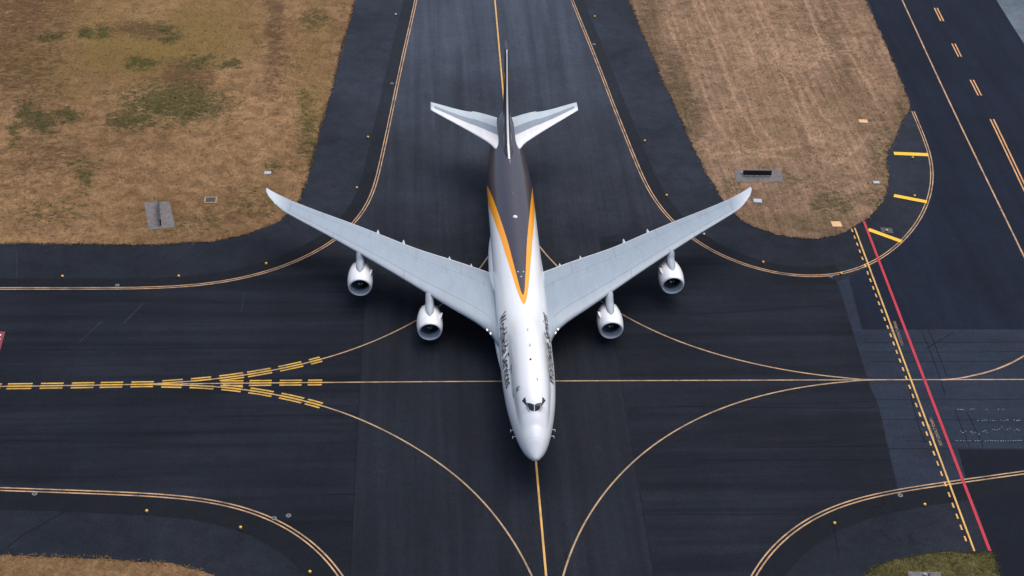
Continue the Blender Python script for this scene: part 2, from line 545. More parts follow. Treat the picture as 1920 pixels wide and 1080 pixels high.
specs = []
for a, b in (((1725, -46), (1737, -20)), ((1755, 16), (1766.5, 40)), ((1787, 81), (1799, 106.5)), ((1822, 150), (1835.5, 178)), ((1860, 224), (2010, 540))):
    q = cut(QLD, near(QLD, a), near(QLD, b))
    specs += [(q, 0.24, 0.27), (q, 0.24, -0.27)]
line_obj('lane_dashes', specs, ZL, MAT['lane_paint'], 'broken double orange stripes in the right hand taxi lane', 'painted line')

# broken side stripes that widen the centrelines on the left
dash_x = [(-157, -113), (-100, -56), (-43, 2), (15, 61), (74, 119), (132.5, 176), (188.5, 231.5), (245, 288), (302, 344), (357.5, 400), (413, 455), (468, 510), (523, 565), (578, 605)]
sp = [[], [], []]
for a, b in dash_x:
    for Q, sides, x0 in ((QH, (1, -1), -999), (QTL, (1, -1), 300), (QBL, (1, -1), 300)):
        if a < x0: continue
        if Q is QH and 300 < a < 410: continue
        if Q is not QH and a < 410: sides = (1,) if Q is QTL else (-1,)
        ia = int(np.argmin(np.abs((Q[:, 0] - G(a, 720)[0])))) if Q is QH else None

        def at_px(xx):
            best, bd = 0, 1e9
            for k, p in enumerate(Q):
                d = np.array([p[0], p[1], 0]) - CAM
                u = 960 + FPX * (d @ CR) / (d @ _fwd)
                if abs(u - xx) < bd: best, bd = k, abs(u - xx)
            return plen(Q[:best + 1]) if best else 0.0
        d0, d1 = at_px(a), at_px(b)
        if d1 - d0 < 0.6: continue
        q = cut(Q, d0, d1)
        zz = {id(QH): 0, id(QTL): 1, id(QBL): 2}[id(Q)]
        for s in sides:
            sp[zz].append((q, 0.25, 0.46 * s))
        sp[zz].append((q, 0.28, 0))
for k, lb in enumerate(('golden yellow broken stripes along the straight centreline on the left', 'golden yellow broken stripes along the upper turn line on the left',
                        'golden yellow broken stripes along the lower turn line on the left')):
    line_obj('centreline_dashes', sp[k], 0.044 + .003 * k, MAT['dashes'], lb, 'painted line')

# holding line: solid and dashed amber, and the red boundary
qs = np.array([G(1602.6, 428), G(1827, 1034)])
hold = smooth_path(qs, 0.2, 0)
line_obj('holding_line', [(hold, 0.22, 0)], 0.056, MAT['amber'], 'solid amber holding line crossing the right side', 'painted line')
Lh = plen(hold)
hd = []
nd = 36
for k in range(nd):
    d0 = 0.25 + k * (Lh - 0.8) / nd
    hd.append((cut(hold, d0, d0 + 0.80), 0.20, -0.52))
line_obj('holding_dashes', hd, 0.056, MAT['amber'], 'row of amber dashes beside the holding line', 'painted line')
redq = smooth_path(np.array([G(1619.5, 415), G(1856, 1034)]), 0.5, 0)
line_obj('red_line', [(redq, 0.36, 0)], 0.060, MAT['red'], 'bright red boundary line beside the holding line', 'painted line')
for (a, b, w), lb in zip((((1676, 288), (1740, 290.5), 0.95), ((1676, 367), (1738, 379), 0.85), ((1628, 430.5), (1690, 453), 0.8)),
                         ('upper yellow bar of the three beside the curved edge line', 'middle yellow bar of the three beside the curved edge line',
                          'lower yellow bar of the three, touching the red line')):
    line_obj('shoulder_bar', [(np.array([G(*a), G(*b)]), w, 0)], 0.052, MAT['yellow'], lb, 'painted bar')

# sealed pavement joints
jl = [(np.array([on_main(OL, -60), on_main(OL, 60)]), 0.09, 0), (np.array([on_main(OR_, -60), on_main(OR_ - .2, 52)]), 0.09, 0)]
for (x0, y0, x1, y1) in ((1640, 749, 1920, 749), (1650, 786.5, 1920, 786.5), (1700, 827, 1920, 827), (1665, 841, 1790, 841), (1620, 642, 1920, 641), (1625, 660, 1920, 659),
                         (1632, 678, 1920, 677), (0, 720 + 105, 360, 720 + 112), (1300, 862, 1668, 862), (1270, 762, 1640, 765), (1290, 590, 1585, 570), (1200, 965, 1480, 963),
                         (610, 927, 668, 927), (400, 780, 660, 778), (60, 655, 600, 650), (1690, 617, 1735, 617), (1380, 838, 1660, 836)):
    jl.append((smooth_path(GS((x0, y0), ((x0 + x1) / 2, (y0 + y1) / 2 + 1.2), (x1, y1)), 2, 1), 0.07, 0))
for pts in (((1728, 620), (1745, 660), (1760, 700), (1772, 740)), ((1740, 617), (1757, 656), (1775, 705)), ((1790, 770), (1803, 800), (1818, 838)), ((1812, 772), (1832, 810), (1843, 838)),
            ((1700, 690), (1706, 740), (1722, 800), (1735, 830)), ((1563, 985), (1567, 1010), (1572, 1040)), ((1735, 655), (1790, 622)),
            ((10, 1030), (60, 990), (110, 965), (160, 942))):
    jl.append((smooth_path(GS(*pts), 0.6, 1), 0.10, 0))
line_obj('pavement_joints', jl, 0.0235, MAT['joint'], 'dark sealed joints and crack lines across the asphalt', 'pavement')
sc_ = [(smooth_path(GS(*p), .5, 1), w, 0) for p, w in ((((148, 643), (168, 623), (192, 602)), .22), (((231, 607), (250, 588), (268, 569)), .2), (((457, 548), (455, 570), (452, 586)), .12),
        (((790, 586), (810, 577), (832, 566)), .2), (((30, 470), (33, 500), (31, 520)), .2))]
line_obj('pavement_scuffs', sc_, 0.0245, MAT['scuff'], 'faint pale scuff lines on the dark asphalt at the left', 'pavement')
random.seed(5)
ck = []
for y, x0, x1, dens in ((788.5, 1832, 1920, .75), (827, 1782, 1920, .85), (808, 1800, 1912, .8), (768, 1790, 1900, .2)):
    x = x0
    while x < x1:
        if random.random() < dens:
            yy = y + (random.uniform(-3, 3) if y == 808 else random.uniform(-.5, .5)) + (4 * math.sin((x - 1800) / 18) if y == 808 else 0)
            ck.append((np.array([G(x, yy), G(x + random.uniform(1.5, 3.2), yy + random.uniform(-.6, .6))]), 0.11, 0))
        x += random.uniform(3.6, 5.4)
line_obj('chalk_marks', ck, 0.058, MAT['chalk'], 'small white survey dots on the old asphalt at the right', 'painted marks')


def text_mesh(body, size, offset=0.0, shear=0.0, spacing=1.0):
    cu = bpy.data.curves.new('text', 'FONT')
    cu.body = body
    cu.size = size
    cu.offset = offset
    cu.shear = shear
    cu.space_character = spacing
    cu.resolution_u = 3
    ob = bpy.data.objects.new('text', cu)
    COL.objects.link(ob)
    dg = bpy.context.evaluated_depsgraph_get()
    me = bpy.data.meshes.new_from_object(ob.evaluated_get(dg))
    bpy.data.objects.remove(ob)
    bpy.data.curves.remove(cu)
    return me


def ground_words(lines, start, end, label):
    """words read from the lower end up the picture; start and end: where the long line begins and ends"""
    p0, p1 = np.array(G(*start)), np.array(G(*end))
    d = (p1 - p0); L = np.linalg.norm(d); d /= L
    up = np.array([-d[1], d[0]])
    bm = bmesh.new()
    base = text_mesh(lines[-1], 0.55, 0.0)
    w = max(v.co.x for v in base.vertices)
    sx = L / w
    for k, ln in enumerate(reversed(lines)):
        me = text_mesh(ln, 0.55, 0.0)
        ww = max(v.co.x for v in me.vertices) * sx
        for v in me.vertices:
            x, y = v.co.x * sx + (L - ww) / 2, v.co.y + k * 0.66
            q = p0 + d * x + up * y
            v.co = (q[0], q[1], 0.062)
        bm.from_mesh(me)
    o = from_bm('ground_lettering', bm, MAT['centre'])
    for p in o.data.polygons:
        pass
    return tag(o, label, 'painted words', kind='structure')


ground_words(['APRON EDGE', 'MUST CONTACT GROUND'], (1695, 648.5), (1679, 603), 'small amber words painted between the lines, above the centreline')
ground_words(['APRON EDGE', 'MUST CONTACT TOWER 1'], (1767.5, 836), (1747.5, 784), 'small amber words painted between the lines, below the centreline')

# painted crimson panel at the left border, its lettering running out of the picture
pc = [G(10, 622), G(-9, 690), G(-140, 690), G(-118, 622)]
tag(mesh('crimson_panel', [(x, y, 0.03) for x, y in pc], [(0, 1, 2, 3)], MAT['crimson']), 'crimson painted panel with white letter ends at the left border', 'painted sign', kind='structure')
lt = []
for a, b in (((-9, 628.5), (2.2, 628.5)), ((-7, 636), (0.6, 636)), ((-9, 628.5), (-12, 640)), ((-7, 643), (-16, 643))):
    lt.append((np.array([G(*a), G(*b)]), 0.3, 0))
line_obj('panel_lettering', lt, 0.036, MAT['white_mark'], 'white letter strokes on the crimson panel', 'painted sign')

# ------------------------------------------------------------------ grass islands
EDGE_A = [(690, -90), (665, 0), (653, 45), (640, 90), (623, 165), (610, 203), (593, 268), (580, 317), (573, 338), (562, 374), (547, 395), (527, 411), (493, 427), (460, 440), (393, 453),
          (300, 458), (233, 458.5), (100, 457), (0, 456), (-400, 452), (-700, 450), (-700, -90)]
EDGE_B = [(1148, -90), (1179, 0), (1203, 57), (1220, 97), (1247, 158), (1270, 208), (1282, 235), (1300, 278), (1323, 321), (1342, 356), (1352, 371), (1377, 400), (1393, 414), (1423, 428),
          (1460, 439.5), (1497, 446), (1533, 447), (1563, 442), (1590, 432), (1610, 420), (1630, 407), (1643, 393), (1657, 373), (1663, 358), (1667, 334), (1662, 310), (1663, 287), (1677, 260),
          (1690, 231), (1708, 203), (1700, 180), (1683, 137), (1667, 98), (1650, 63), (1633, 25), (1622, 0), (1583, -90)]
EDGE_C = [(-700, 1043), (0, 1043), (80, 1043), (190, 1047), (280, 1053.5), (340, 1061), (375, 1070), (400, 1080), (440, 1100), (500, 1150), (530, 1230), (-700, 1230)]
EDGE_D = [(1560, 1150), (1595, 1098), (1617, 1080), (1643, 1063), (1680, 1051), (1713, 1043), (1753, 1037.5), (1800, 1036), (1862, 1035.5), (1867, 1050), (1875, 1080), (1895, 1150)]

WEEDS = [(100, 68, 28, 9, 1), (165, 61, 13, 10, 1.1), (192, 60, 13, 10, 1.1), (262, 118, 26, 13, .9), (375, 118, 30, 10, .8), (430, 120, 18, 9, 1), (330, 195, 88, 34, .95), (245, 226, 36, 18, 1),
         (50, 212, 16, 22, .9), (82, 228, 22, 22, .95), (125, 218, 22, 13, .8), (28, 250, 16, 18, .7), (160, 325, 20, 24, .75), (575, 240, 15, 60, .6), (590, 32, 22, 16, .6), (315, 65, 14, 14, .8),
         (520, 310, 30, 10, .4), (1560, 380, 34, 18, .7), (1640, 372, 16, 16, .6), (1500, 335, 60, 8, .4), (1290, 215, 12, 55, .45), (1375, 345, 16, 22, .4), (1650, 300, 20, 60, .35),
         (95, 398, 70, 20, .3), (480, 380, 40, 25, .3), (55, 480, 200, 12, .3), (155, 365, 12, 6, .6), (340, 420, 70, 18, .3)]
BURNT = [(270, 58, 52, 14, 1), (345, 143, 52, 24, .95), (80, 300, 70, 30, .45), (130, 290, 60, 25, .4), (30, 330, 60, 40, .3), (516, 60, 17, 90, .75), (512, 140, 14, 60, .6), (445, 405, 60, 18, .25),
         (1560, 60, 22, 75, .5), (1580, 120, 22, 45, .45), (1300, 200, 14, 70, .35), (1430, 370, 40, 14, .3), (1640, 240, 20, 30, .35), (75, 420, 70, 20, .3), (1215, 60, 18, 70, .55), (1262, 150, 18, 70, .6), (1300, 240, 20, 50, .6), (1690, 205, 16, 40, .5), (1670, 270, 14, 40, .5), (1540, 430, 70, 10, .4), (20, 20, 110, 60, .75), (30, 110, 80, 70, .6), (60, 170, 60, 40, .5)]
OLIVE = [(250, 95, 120, 55, .8), (380, 60, 90, 60, .7), (70, 120, 90, 40, .5), (200, 20, 120, 40, .4), (110, 170, 90, 20, .4), (430, 30, 60, 60, .4), (590, 150, 30, 130, .4), (1450, 240, 60, 80, .25),
         (1225, 60, 22, 100, .6), (1275, 180, 20, 90, .6), (1690, 180, 16, 120, .6), (1500, 420, 140, 14, .5), (1600, 180, 60, 60, .3)]
TRACKS = [[(1290, -20), (1318, 40), (1345, 90), (1362, 140), (1378, 190), (1400, 225), (1420, 255), (1435, 280)], [(1305, -20), (1330, 40), (1352, 85), (1378, 130), (1405, 190), (1425, 240), (1470, 285)],
          [(1400, -20), (1425, 40), (1455, 100), (1470, 140), (1490, 200), (1515, 245), (1528, 290), (1522, 320)], [(1415, -20), (1440, 40), (1470, 95), (1492, 150), (1512, 215), (1533, 265)],
          [(1500, -20), (1525, 45), (1545, 100), (1552, 118), (1528, 124), (1500, 120)], [(1540, -20), (1565, 40), (1590, 85), (1585, 105), (1610, 125), (1625, 160), (1645, 185), (1652, 215), (1635, 235)],
          [(1560, -20), (1590, 45), (1612, 88), (1600, 108), (1630, 135), (1650, 170)], [(1320, 180), (1345, 230), (1360, 262), (1395, 285), (1450, 290)], [(1340, 290), (1400, 285), (1460, 280), (1500, 275)],
          [(1375, 300), (1420, 292), (1480, 297)], [(1355, -20), (1385, 50), (1410, 110), (1425, 160)], [(1475, 60), (1500, 130), (1530, 200), (1555, 230)], [(1630, 240), (1625, 260), (1600, 290), (1560, 310)],
          [(1230, 0), (1260, 60), (1290, 130), (1310, 190)], [(1245, 0), (1275, 60), (1303, 125), (1325, 185)]]


def ppx(P):
    d = np.c_[P, np.zeros(len(P))] - CAM
    w = d @ _fwd
    return np.stack([960 + FPX * (d @ CR) / w, 540 - FPX * (d @ CU) / w], 1)


def turb(x, y, s, o=3):
    return noise.fractal(Vector((x * s, y * s, 3.7)), 0.8, 2.1, o)


GRASS = {}


def grass_mat(name, tan, straw, green, burnt, olive, lines=(.3, .06)):
    m, nt, b = mat_new(name)
    b.inputs['Roughness'].default_value = 0.95
    b.inputs['Specular IOR Level'].default_value = 0.1
    n_big = noise_tex(nt, 0.07, 5, 0.65)
    n_mid = noise_tex(nt, 0.45, 6, 0.72, dist=0.6)
    n_fine = noise_tex(nt, 2.6, 5, 0.75)
    n_bl = noise_tex(nt, 11, 3, 0.8)
    c = mixc(nt, mrange(nt, n_big, 0.36, 0.64, 0, 1), tan, straw)
    c = mixc(nt, mrange(nt, n_mid, 0.47, 0.68, 0, 0.8), c, burnt)
    c = mixc(nt, mrange(nt, n_mid, 0.50, 0.32, 0, 0.7), c, (straw[0] * 1.22, straw[1] * 1.2, straw[2] * 1.22))
    ol = math_n(nt, 'MULTIPLY', attr(nt, 'olive'), mrange(nt, n_mid, 0.2, 0.7, 1.5, 0.7), True)
    c = mixc(nt, ol, c, olive)
    tr = math_n(nt, 'MULTIPLY', attr(nt, 'track'), mrange(nt, n_mid, 0.3, 0.7, 1.1, 0.45), True)
    c = mixc(nt, tr, c, (straw[0] * 1.5, straw[1] * 1.45, straw[2] * 1.45))
    n_w = noise_tex(nt, 1.0, 7, 0.72, (0.8, 1.15, 1), dist=1.2)
    n_w2 = noise_tex(nt, 0.8, 7, 0.72, (0.7, 1.25, 1), dist=1.4)

    def ragged(a, nz, cut_):
        v = math_n(nt, 'ADD', math_n(nt, 'MULTIPLY', attr(nt, a), .85), math_n(nt, 'ADD', mrange(nt, nz, 0.3, 0.7, -.8, .8), mrange(nt, n_fine, .3, .7, -.3, .3)))
        v = math_n(nt, 'MULTIPLY', math_n(nt, 'SUBTRACT', v, cut_), 2.0, True)
        return math_n(nt, 'MULTIPLY', v, math_n(nt, 'GREATER_THAN', attr(nt, a), 0.02))
    bu = ragged('burnt', n_w2, .22)
    c = mixc(nt, math_n(nt, 'MULTIPLY', bu, 0.72), c, (burnt[0] * .62, burnt[1] * .62, burnt[2] * .7))
    we = ragged('weed', n_w, .16)
    c = mixc(nt, math_n(nt, 'MULTIPLY', we, 0.86), c, mixc(nt, mrange(nt, n_fine, .35, .65, 0, 1), green, (green[0] * 1.7, green[1] * 1.5, green[2] * 1.5)))
    f = math_n(nt, 'MULTIPLY', mrange(nt, n_fine, 0.28, 0.72, 0.66, 1.34), mrange(nt, n_bl, 0.25, 0.75, 0.74, 1.26))
    nt.links.new(mixc(nt, 1.0, c, f, 'MULTIPLY'), b.inputs['Base Color'])
    ln = mrange(nt, noise_tex(nt, 1.0, 5, 0.65, (1.3, lines[0], 1), dist=.5), 0.3, 0.7, 1 - lines[1], 1 + lines[1])
    f = math_n(nt, 'MULTIPLY', f, ln)
    huge = mrange(nt, noise_tex(nt, 0.028, 3, 0.5), 0.32, 0.68, 0.82, 1.16)
    f = math_n(nt, 'MULTIPLY', f, huge)
    nt.links.new(mixc(nt, 1.0, c, f, 'MULTIPLY'), b.inputs['Base Color'])
    h = math_n(nt, 'ADD', n_bl, math_n(nt, 'MULTIPLY', n_fine, 1.2))
    bump(nt, b, h, 0.7, 0.12)
    return m


MG_A = grass_mat('dry grass', (0.200, 0.117, 0.055), (0.272, 0.165, 0.083), (0.038, 0.042, 0.014), (0.118, 0.068, 0.034), (0.165, 0.112, 0.034))
MG_B = grass_mat('mown dry grass', (0.222, 0.140, 0.088), (0.280, 0.182, 0.116), (0.060, 0.056, 0.024), (0.142, 0.092, 0.054), (0.155, 0.108, 0.056), (0.045, .26))
MG_D = grass_mat('green grass', (0.075, 0.068, 0.026), (0.105, 0.090, 0.034), (0.034, 0.040, 0.013), (0.040, 0.036, 0.014), (0.13, 0.1, 0.045))


def blob(P, lst):
    out = np.zeros(len(P))
    for cx, cy, rx, ry, s in lst:
        d = np.sqrt(((P[:, 0] - cx) / rx) ** 2 + ((P[:, 1] - cy) / ry) ** 2)
        out = np.maximum(out, s * np.clip(1.55 - d, 0, 1))
    return out


def track_field(P, lst):
    out = np.zeros(len(P))
    for tr in lst:
        q = smooth_path(tr, 5, 1)
        for i in range(len(q) - 1):
            a, b = q[i], q[i + 1]
            ab = b - a
            t = np.clip(((P - a) @ ab) / (ab @ ab), 0, 1)
            d = np.linalg.norm(P - a - t[:, None] * ab, axis=1)
            out = np.maximum(out, np.clip(1.5 - d / 2.6, 0, 1) * 0.62)
    return out


def inside(P, poly):
    x, y = P[:, 0], P[:, 1]
    c = np.zeros(len(P), bool)
    n = len(poly)
    for i in range(n):
        x0, y0 = poly[i]; x1, y1 = poly[(i + 1) % n]
        k = ((y0 > y) != (y1 > y))
        with np.errstate(divide='ignore', invalid='ignore'):
            xs = (x1 - x0) * (y - y0) / (y1 - y0 + 1e-12) + x0
        c ^= k & (x < xs)
    return c


def grass_island(name, edge, mat, label, res, tracks=True):
    poly = np.array(GS(*edge))
    ring = []
    n = len(poly)
    for i in range(n):
        a, b = poly[i], poly[(i + 1) % n]
        k = max(1, int(np.linalg.norm(b - a) / 0.35))
        uv = ppx(np.array([a, b]))
        vis = (uv[:, 0] > -60).all() and (uv[:, 0] < 1980).all() and (uv[:, 1] > -60).all() and (uv[:, 1] < 1140).all()
        if not vis: k = max(1, k // 20)
        for t in np.linspace(0, 1, k, endpoint=False):
            p = a + (b - a) * t
            if vis:
                nn = np.array([(b - a)[1], -(b - a)[0]]); nn /= np.linalg.norm(nn)
                p = p + nn * (0.22 * turb(p[0], p[1], 1.3, 4) + 0.25 * turb(p[0], p[1], 0.25, 2))
            ring.append(p)
    ring = np.array(ring)
    lo, hi = ring.min(0), ring.max(0)
    xs = np.arange(lo[0], hi[0], res); ys = np.arange(lo[1], hi[1], res)
    gx, gy = np.meshgrid(xs, ys)
    rng = np.random.RandomState(3)
    P = np.stack([gx.ravel(), gy.ravel()], 1) + rng.uniform(-.25, .25, (gx.size, 2)) * res
    uv = ppx(P)
    vis = (uv[:, 0] > -80) & (uv[:, 0] < 2000) & (uv[:, 1] > -80) & (uv[:, 1] < 1160)
    coarse = (rng.rand(len(P)) < 0.01)
    P = P[(vis | coarse)]
    P = P[inside(P, poly)]
    # keep inner points off the border
    keep = np.ones(len(P), bool)
    for i in range(0, len(ring)):
        keep &= (np.abs(P - ring[i]).sum(1) > res * .5)
    P = P[keep]
    allp = np.vstack([ring, P])
    nb = len(ring)
    r = delaunay_2d_cdt([Vector(p) for p in allp], [(i, (i + 1) % nb) for i in range(nb)], [list(range(nb))], 1, 1e-5)
    vv = np.array([(v[0], v[1]) for v in r[0]])
    on_rim = np.zeros(len(vv), bool)
    for i, src in enumerate(r[3]):
        if any(s < nb for s in src): on_rim[i] = True
    z = np.array([0.075 + 0.04 * turb(x, y, 0.35, 3) + 0.035 * turb(x, y, 1.4, 2) for x, y in vv])
    z = np.maximum(z, 0.03)
    z[on_rim] = 0.022
    o = mesh(name, np.c_[vv, z], [tuple(f) for f in r[2]], mat, smooth=True, fix=False)
    bm = bmesh.new(); bm.from_mesh(o.data)
    for f in bm.faces:
        f.normal_update()
        if f.normal.z < 0: f.normal_flip()
    bm.to_mesh(o.data); bm.free()
    uv = ppx(vv)
    j1 = np.array([(turb(x, y, .30, 5), turb(x + 90, y, .30, 5)) for x, y in vv]) * np.array([13, 9])
    j2 = np.array([(turb(x, y + 50, 1.1, 4), turb(x + 70, y, 1.1, 4)) for x, y in vv]) * np.array([9, 5])
    me = o.data
    for nm, lst in (('weed', WEEDS), ('burnt', BURNT), ('olive', OLIVE)):
        a = me.attributes.new(nm, 'FLOAT', 'POINT')
        a.data.foreach_set('value', blob(uv + j1 + j2, lst).astype(np.float32))
    a = me.attributes.new('track', 'FLOAT', 'POINT')
    t = track_field(uv + j1 * .15, TRACKS) if tracks else np.zeros(len(uv))
    a.data.foreach_set('value', t.astype(np.float32))
    GRASS[name] = (poly, ring)
    return tag(o, label, 'grass', kind='structure')


grass_island('grass_field', EDGE_A, MG_A, 'dry brown grass field with dark weedy patches, upper left', 0.5)
grass_island('grass_field', EDGE_B, MG_B, 'mown dry grass tongue with pale wheel tracks, upper right', 0.45)
grass_island('grass_field', EDGE_C, MG_A, 'dry grass verge in the bottom left corner', 0.6, False)
grass_island('grass_field', EDGE_D, MG_D, 'green grass corner at the bottom right', 0.45, False)


def tufts(name, edge, cols, count, label, seed, edge_share=0.05):
    """low clumps of blades: a few leaf-sized faces each"""
    rnd = random.Random(seed)
    poly = np.array(GS(*edge))
    V, F, MI = [], [], []
    rim = []
    for i in range(len(poly)):
        a, b = poly[i], poly[(i + 1) % len(poly)]
        uv = ppx(np.array([a, b]))
        if (uv[:, 0] > -70).all() and (uv[:, 0] < 1990).all() and (uv[:, 1] > -70).all() and (uv[:, 1] < 1150).all():
            rim.append((a, b, np.linalg.norm(b - a)))
    tot = sum(r[2] for r in rim)
    lo, hi = poly.min(0), poly.max(0)
    lo = np.maximum(lo, [-85, -30]); hi = np.minimum(hi, [110, 150])
    cand = np.array([[rnd.uniform(lo[0], hi[0]), rnd.uniform(lo[1], hi[1])] for _ in range(count * 3)])
    cand = cand[inside(cand, poly)][:int(count * (1 - edge_share))]
    pts = [tuple(p) for p in cand]
    for _ in range(int(count * edge_share)):
        t = rnd.uniform(0, tot)
        for a, b, l in rim:
            if t < l: break
            t -= l
        p = a + (b - a) * (t / l)
        pts.append((p[0] + rnd.gauss(0, .16), p[1] + rnd.gauss(0, .16)))
    U = ppx(np.array(pts))
    W = blob(U, WEEDS)
    for (x, y), wd in zip(pts, W):
        g = 2 if rnd.random() < wd * .8 else (1 if rnd.random() < .3 else 0)
        if wd < .2 and g == 0 and rnd.random() < .25: continue
        nb = rnd.randint(3, 6)
        for k in range(nb):
            a = rnd.uniform(0, 6.283)
            h = rnd.uniform(.06, .2) * (1.3 if g == 2 else 1)
            l = rnd.uniform(.06, .22)
            w = rnd.uniform(.02, .05)
            dx, dy = math.cos(a), math.sin(a)
            bx, by = x + rnd.gauss(0, .1), y + rnd.gauss(0, .1)
            i = len(V)
            V += [(bx - dy * w, by + dx * w, .03), (bx + dy * w, by - dx * w, .03), (bx + dx * l, by + dy * l, .05 + h)]
            F.append((i, i + 1, i + 2)); MI.append(g)
    o = mesh(name, V, F, cols, fix=False)
    o.data.polygons.foreach_set('material_index', MI)
    return tag(o, label, 'grass', kind='stuff')


T_TAN = simple('straw blades', (0.24, 0.15, 0.075), 0.9, 0, .3, .8, spec=.1)
T_BRN = simple('brown blades', (0.12, 0.08, 0.036), 0.9, 0, .3, .8, spec=.1)
T_GRN = simple('green blades', (0.055, 0.068, 0.022), 0.9, 0, .3, .8, spec=.1)
T_OLV = simple('olive blades', (0.085, 0.08, 0.03), 0.9, 0, .3, .8, spec=.1)
tufts('grass_tufts', EDGE_A, [T_TAN, T_BRN, T_GRN], 26000, 'low tufts of dry grass over the upper left field', 1)
tufts('grass_tufts', EDGE_B, [T_TAN, T_BRN, T_GRN], 20000, 'low tufts of dry grass over the upper right field', 2)
tufts('grass_tufts', EDGE_C, [T_TAN, T_BRN, T_GRN], 4000, 'low tufts of dry grass over the bottom left verge', 3)
tufts('grass_tufts', EDGE_D, [T_OLV, T_GRN, T_GRN], 4000, 'low green tufts over the bottom right corner', 4)

# ------------------------------------------------------------------ the jet: body surface
_S = lambda t: np.sqrt(np.array(t, float))
_w = pchip(_S([0, .1, .3, .8, 1.5, 2.4, 4.3, 6.8, 9.9, 12.5, 16, 20, 56, 60, 64.6, 70, 73, 74.2]),
           [0, .29, .51, .88, 1.25, 1.59, 2.10, 2.58, 2.97, 3.14, 3.24, 3.25, 3.25, 3.03, 2.62, 1.9, 1.2, .55])
_zc = pchip(_S([0, 2, 6, 12, 20, 56, 64, 70, 74.2]), [4.82, 4.92, 5.2, 5.4, 5.45, 5.45, 6.0, 6.9, 7.45])
_b = pchip(_S([0, .1, .3, .8, 1.5, 2.4, 4.3, 6.8, 10, 20, 50, 54, 60, 66, 70, 74.2]),
           [4.82, 4.53, 4.33, 3.98, 3.56, 3.17, 2.65, 2.3, 2.15, 2.15, 2.15, 2.4, 3.5, 5.0, 6.0, 7.0])
_m = pchip(_S([0, .1, .3, .8, 1.5, 2.4, 3.4, 4.3, 6, 9, 12, 20, 60, 66, 70, 74.2]),
           [4.82, 5.12, 5.36, 5.88, 6.52, 7.08, 7.55, 7.85, 8.2, 8.5, 8.68, 8.7, 8.7, 8.7, 8.6, 8.2])
_c = pchip(_S([2.0, 3.0, 3.8, 4.4, 4.9, 5.5, 6.3, 7.5, 9, 11, 14, 16.5, 18.5, 20, 21.5, 23, 25]),
           [6.3, 7.35, 7.95, 8.35, 8.78, 9.12, 9.42, 9.72, 9.93, 10.1, 10.12, 10.0, 9.75, 9.42, 9.0, 8.6, 8.2])
_ru = pchip(_S([2, 4, 6, 10, 25]), [1.3, 1.6, 1.85, 2.05, 2.05])


def body_r(s, ph):
    q = np.sqrt(np.maximum(s, 0))
    w, zc, b, m = _w(q), _zc(q), _b(q), _m(q)
    sp_, cp = np.sin(ph), np.cos(ph)
    h = np.where(cp > 0, m - zc, zc - b)
    r = 1 / np.sqrt((sp_ / np.maximum(w, 1e-5)) ** 2 + (cp / np.maximum(h, 1e-5)) ** 2)
    ru = _ru(q)
    d = _c(q) - ru - zc
    disc = ru ** 2 - (d * sp_) ** 2
    r_u = d * cp + np.sqrt(np.maximum(disc, 0)) - 3 * np.maximum(-disc, 0)
    ok = (s > 2.0) & (s < 25) & (cp > 0)
    r_u = np.where(ok, r_u, -9)
    k = 0.05 + 0.95 * np.clip((s - 3.2) / 6, 0, 1)
    hh = np.maximum(k - np.abs(r - r_u), 0) / k
    return np.maximum(r, r_u) + hh * hh * k / 4


def body(s, ph):
    r = body_r(s, ph)
    return np.stack([r * np.sin(ph), s + 0 * ph, _zc(np.sqrt(np.maximum(s, 0))) + r * np.cos(ph)], -1)


def body_n(s, ph):
    e = 1e-3
    a = body(s + e, ph) - body(s - e, ph)
    b = body(s, ph + e) - body(s, ph - e)
    n = np.cross(b, a)
    n /= np.linalg.norm(n, axis=-1, keepdims=True) + 1e-9
    p = body(s, ph)
    c = np.stack([0 * s, s, _zc(np.sqrt(np.maximum(s, 0)))], -1)
    sg = np.sign(((p - c) * n).sum(-1, keepdims=True))
    return n * sg


def body_phi(s, x):
    """the angle on the upper half at which the body is x off its middle"""
    ph = np.linspace(-1.6, 1.6, 1281)
    P = body(np.full_like(ph, s), ph)
    return float(np.interp(x, P[:, 0], ph))


# where the gold chevron runs: angle from the crown -> distance from the nose
PH_T = [0.0, .06, .12, .225, .36, .5, .56, .69, .88, 1.1, 1.53, 2.0, 2.6, 3.1416]
S_OUT = [24.2, 24.6, 25.5, 27.6, 31.05, 34.7, 36.05, 39.4, 43.3, 47.2, 52.4, 56.5, 59, 59.5]
PI_T = [0.0, .04, .08, .165, .25, .31, .365, .53, .71, .92, 1.33, 2.0, 2.6, 3.1416]
S_IN = [26.3, 26.7, 27.5, 30.3, 33.2, 35.4, 37.4, 41.9, 46.0, 50.2, 55.7, 60.5, 62.5, 63.0]
#LIVERY
f_out = pchip(PH_T, S_OUT)
f_in = pchip(PI_T, S_IN)

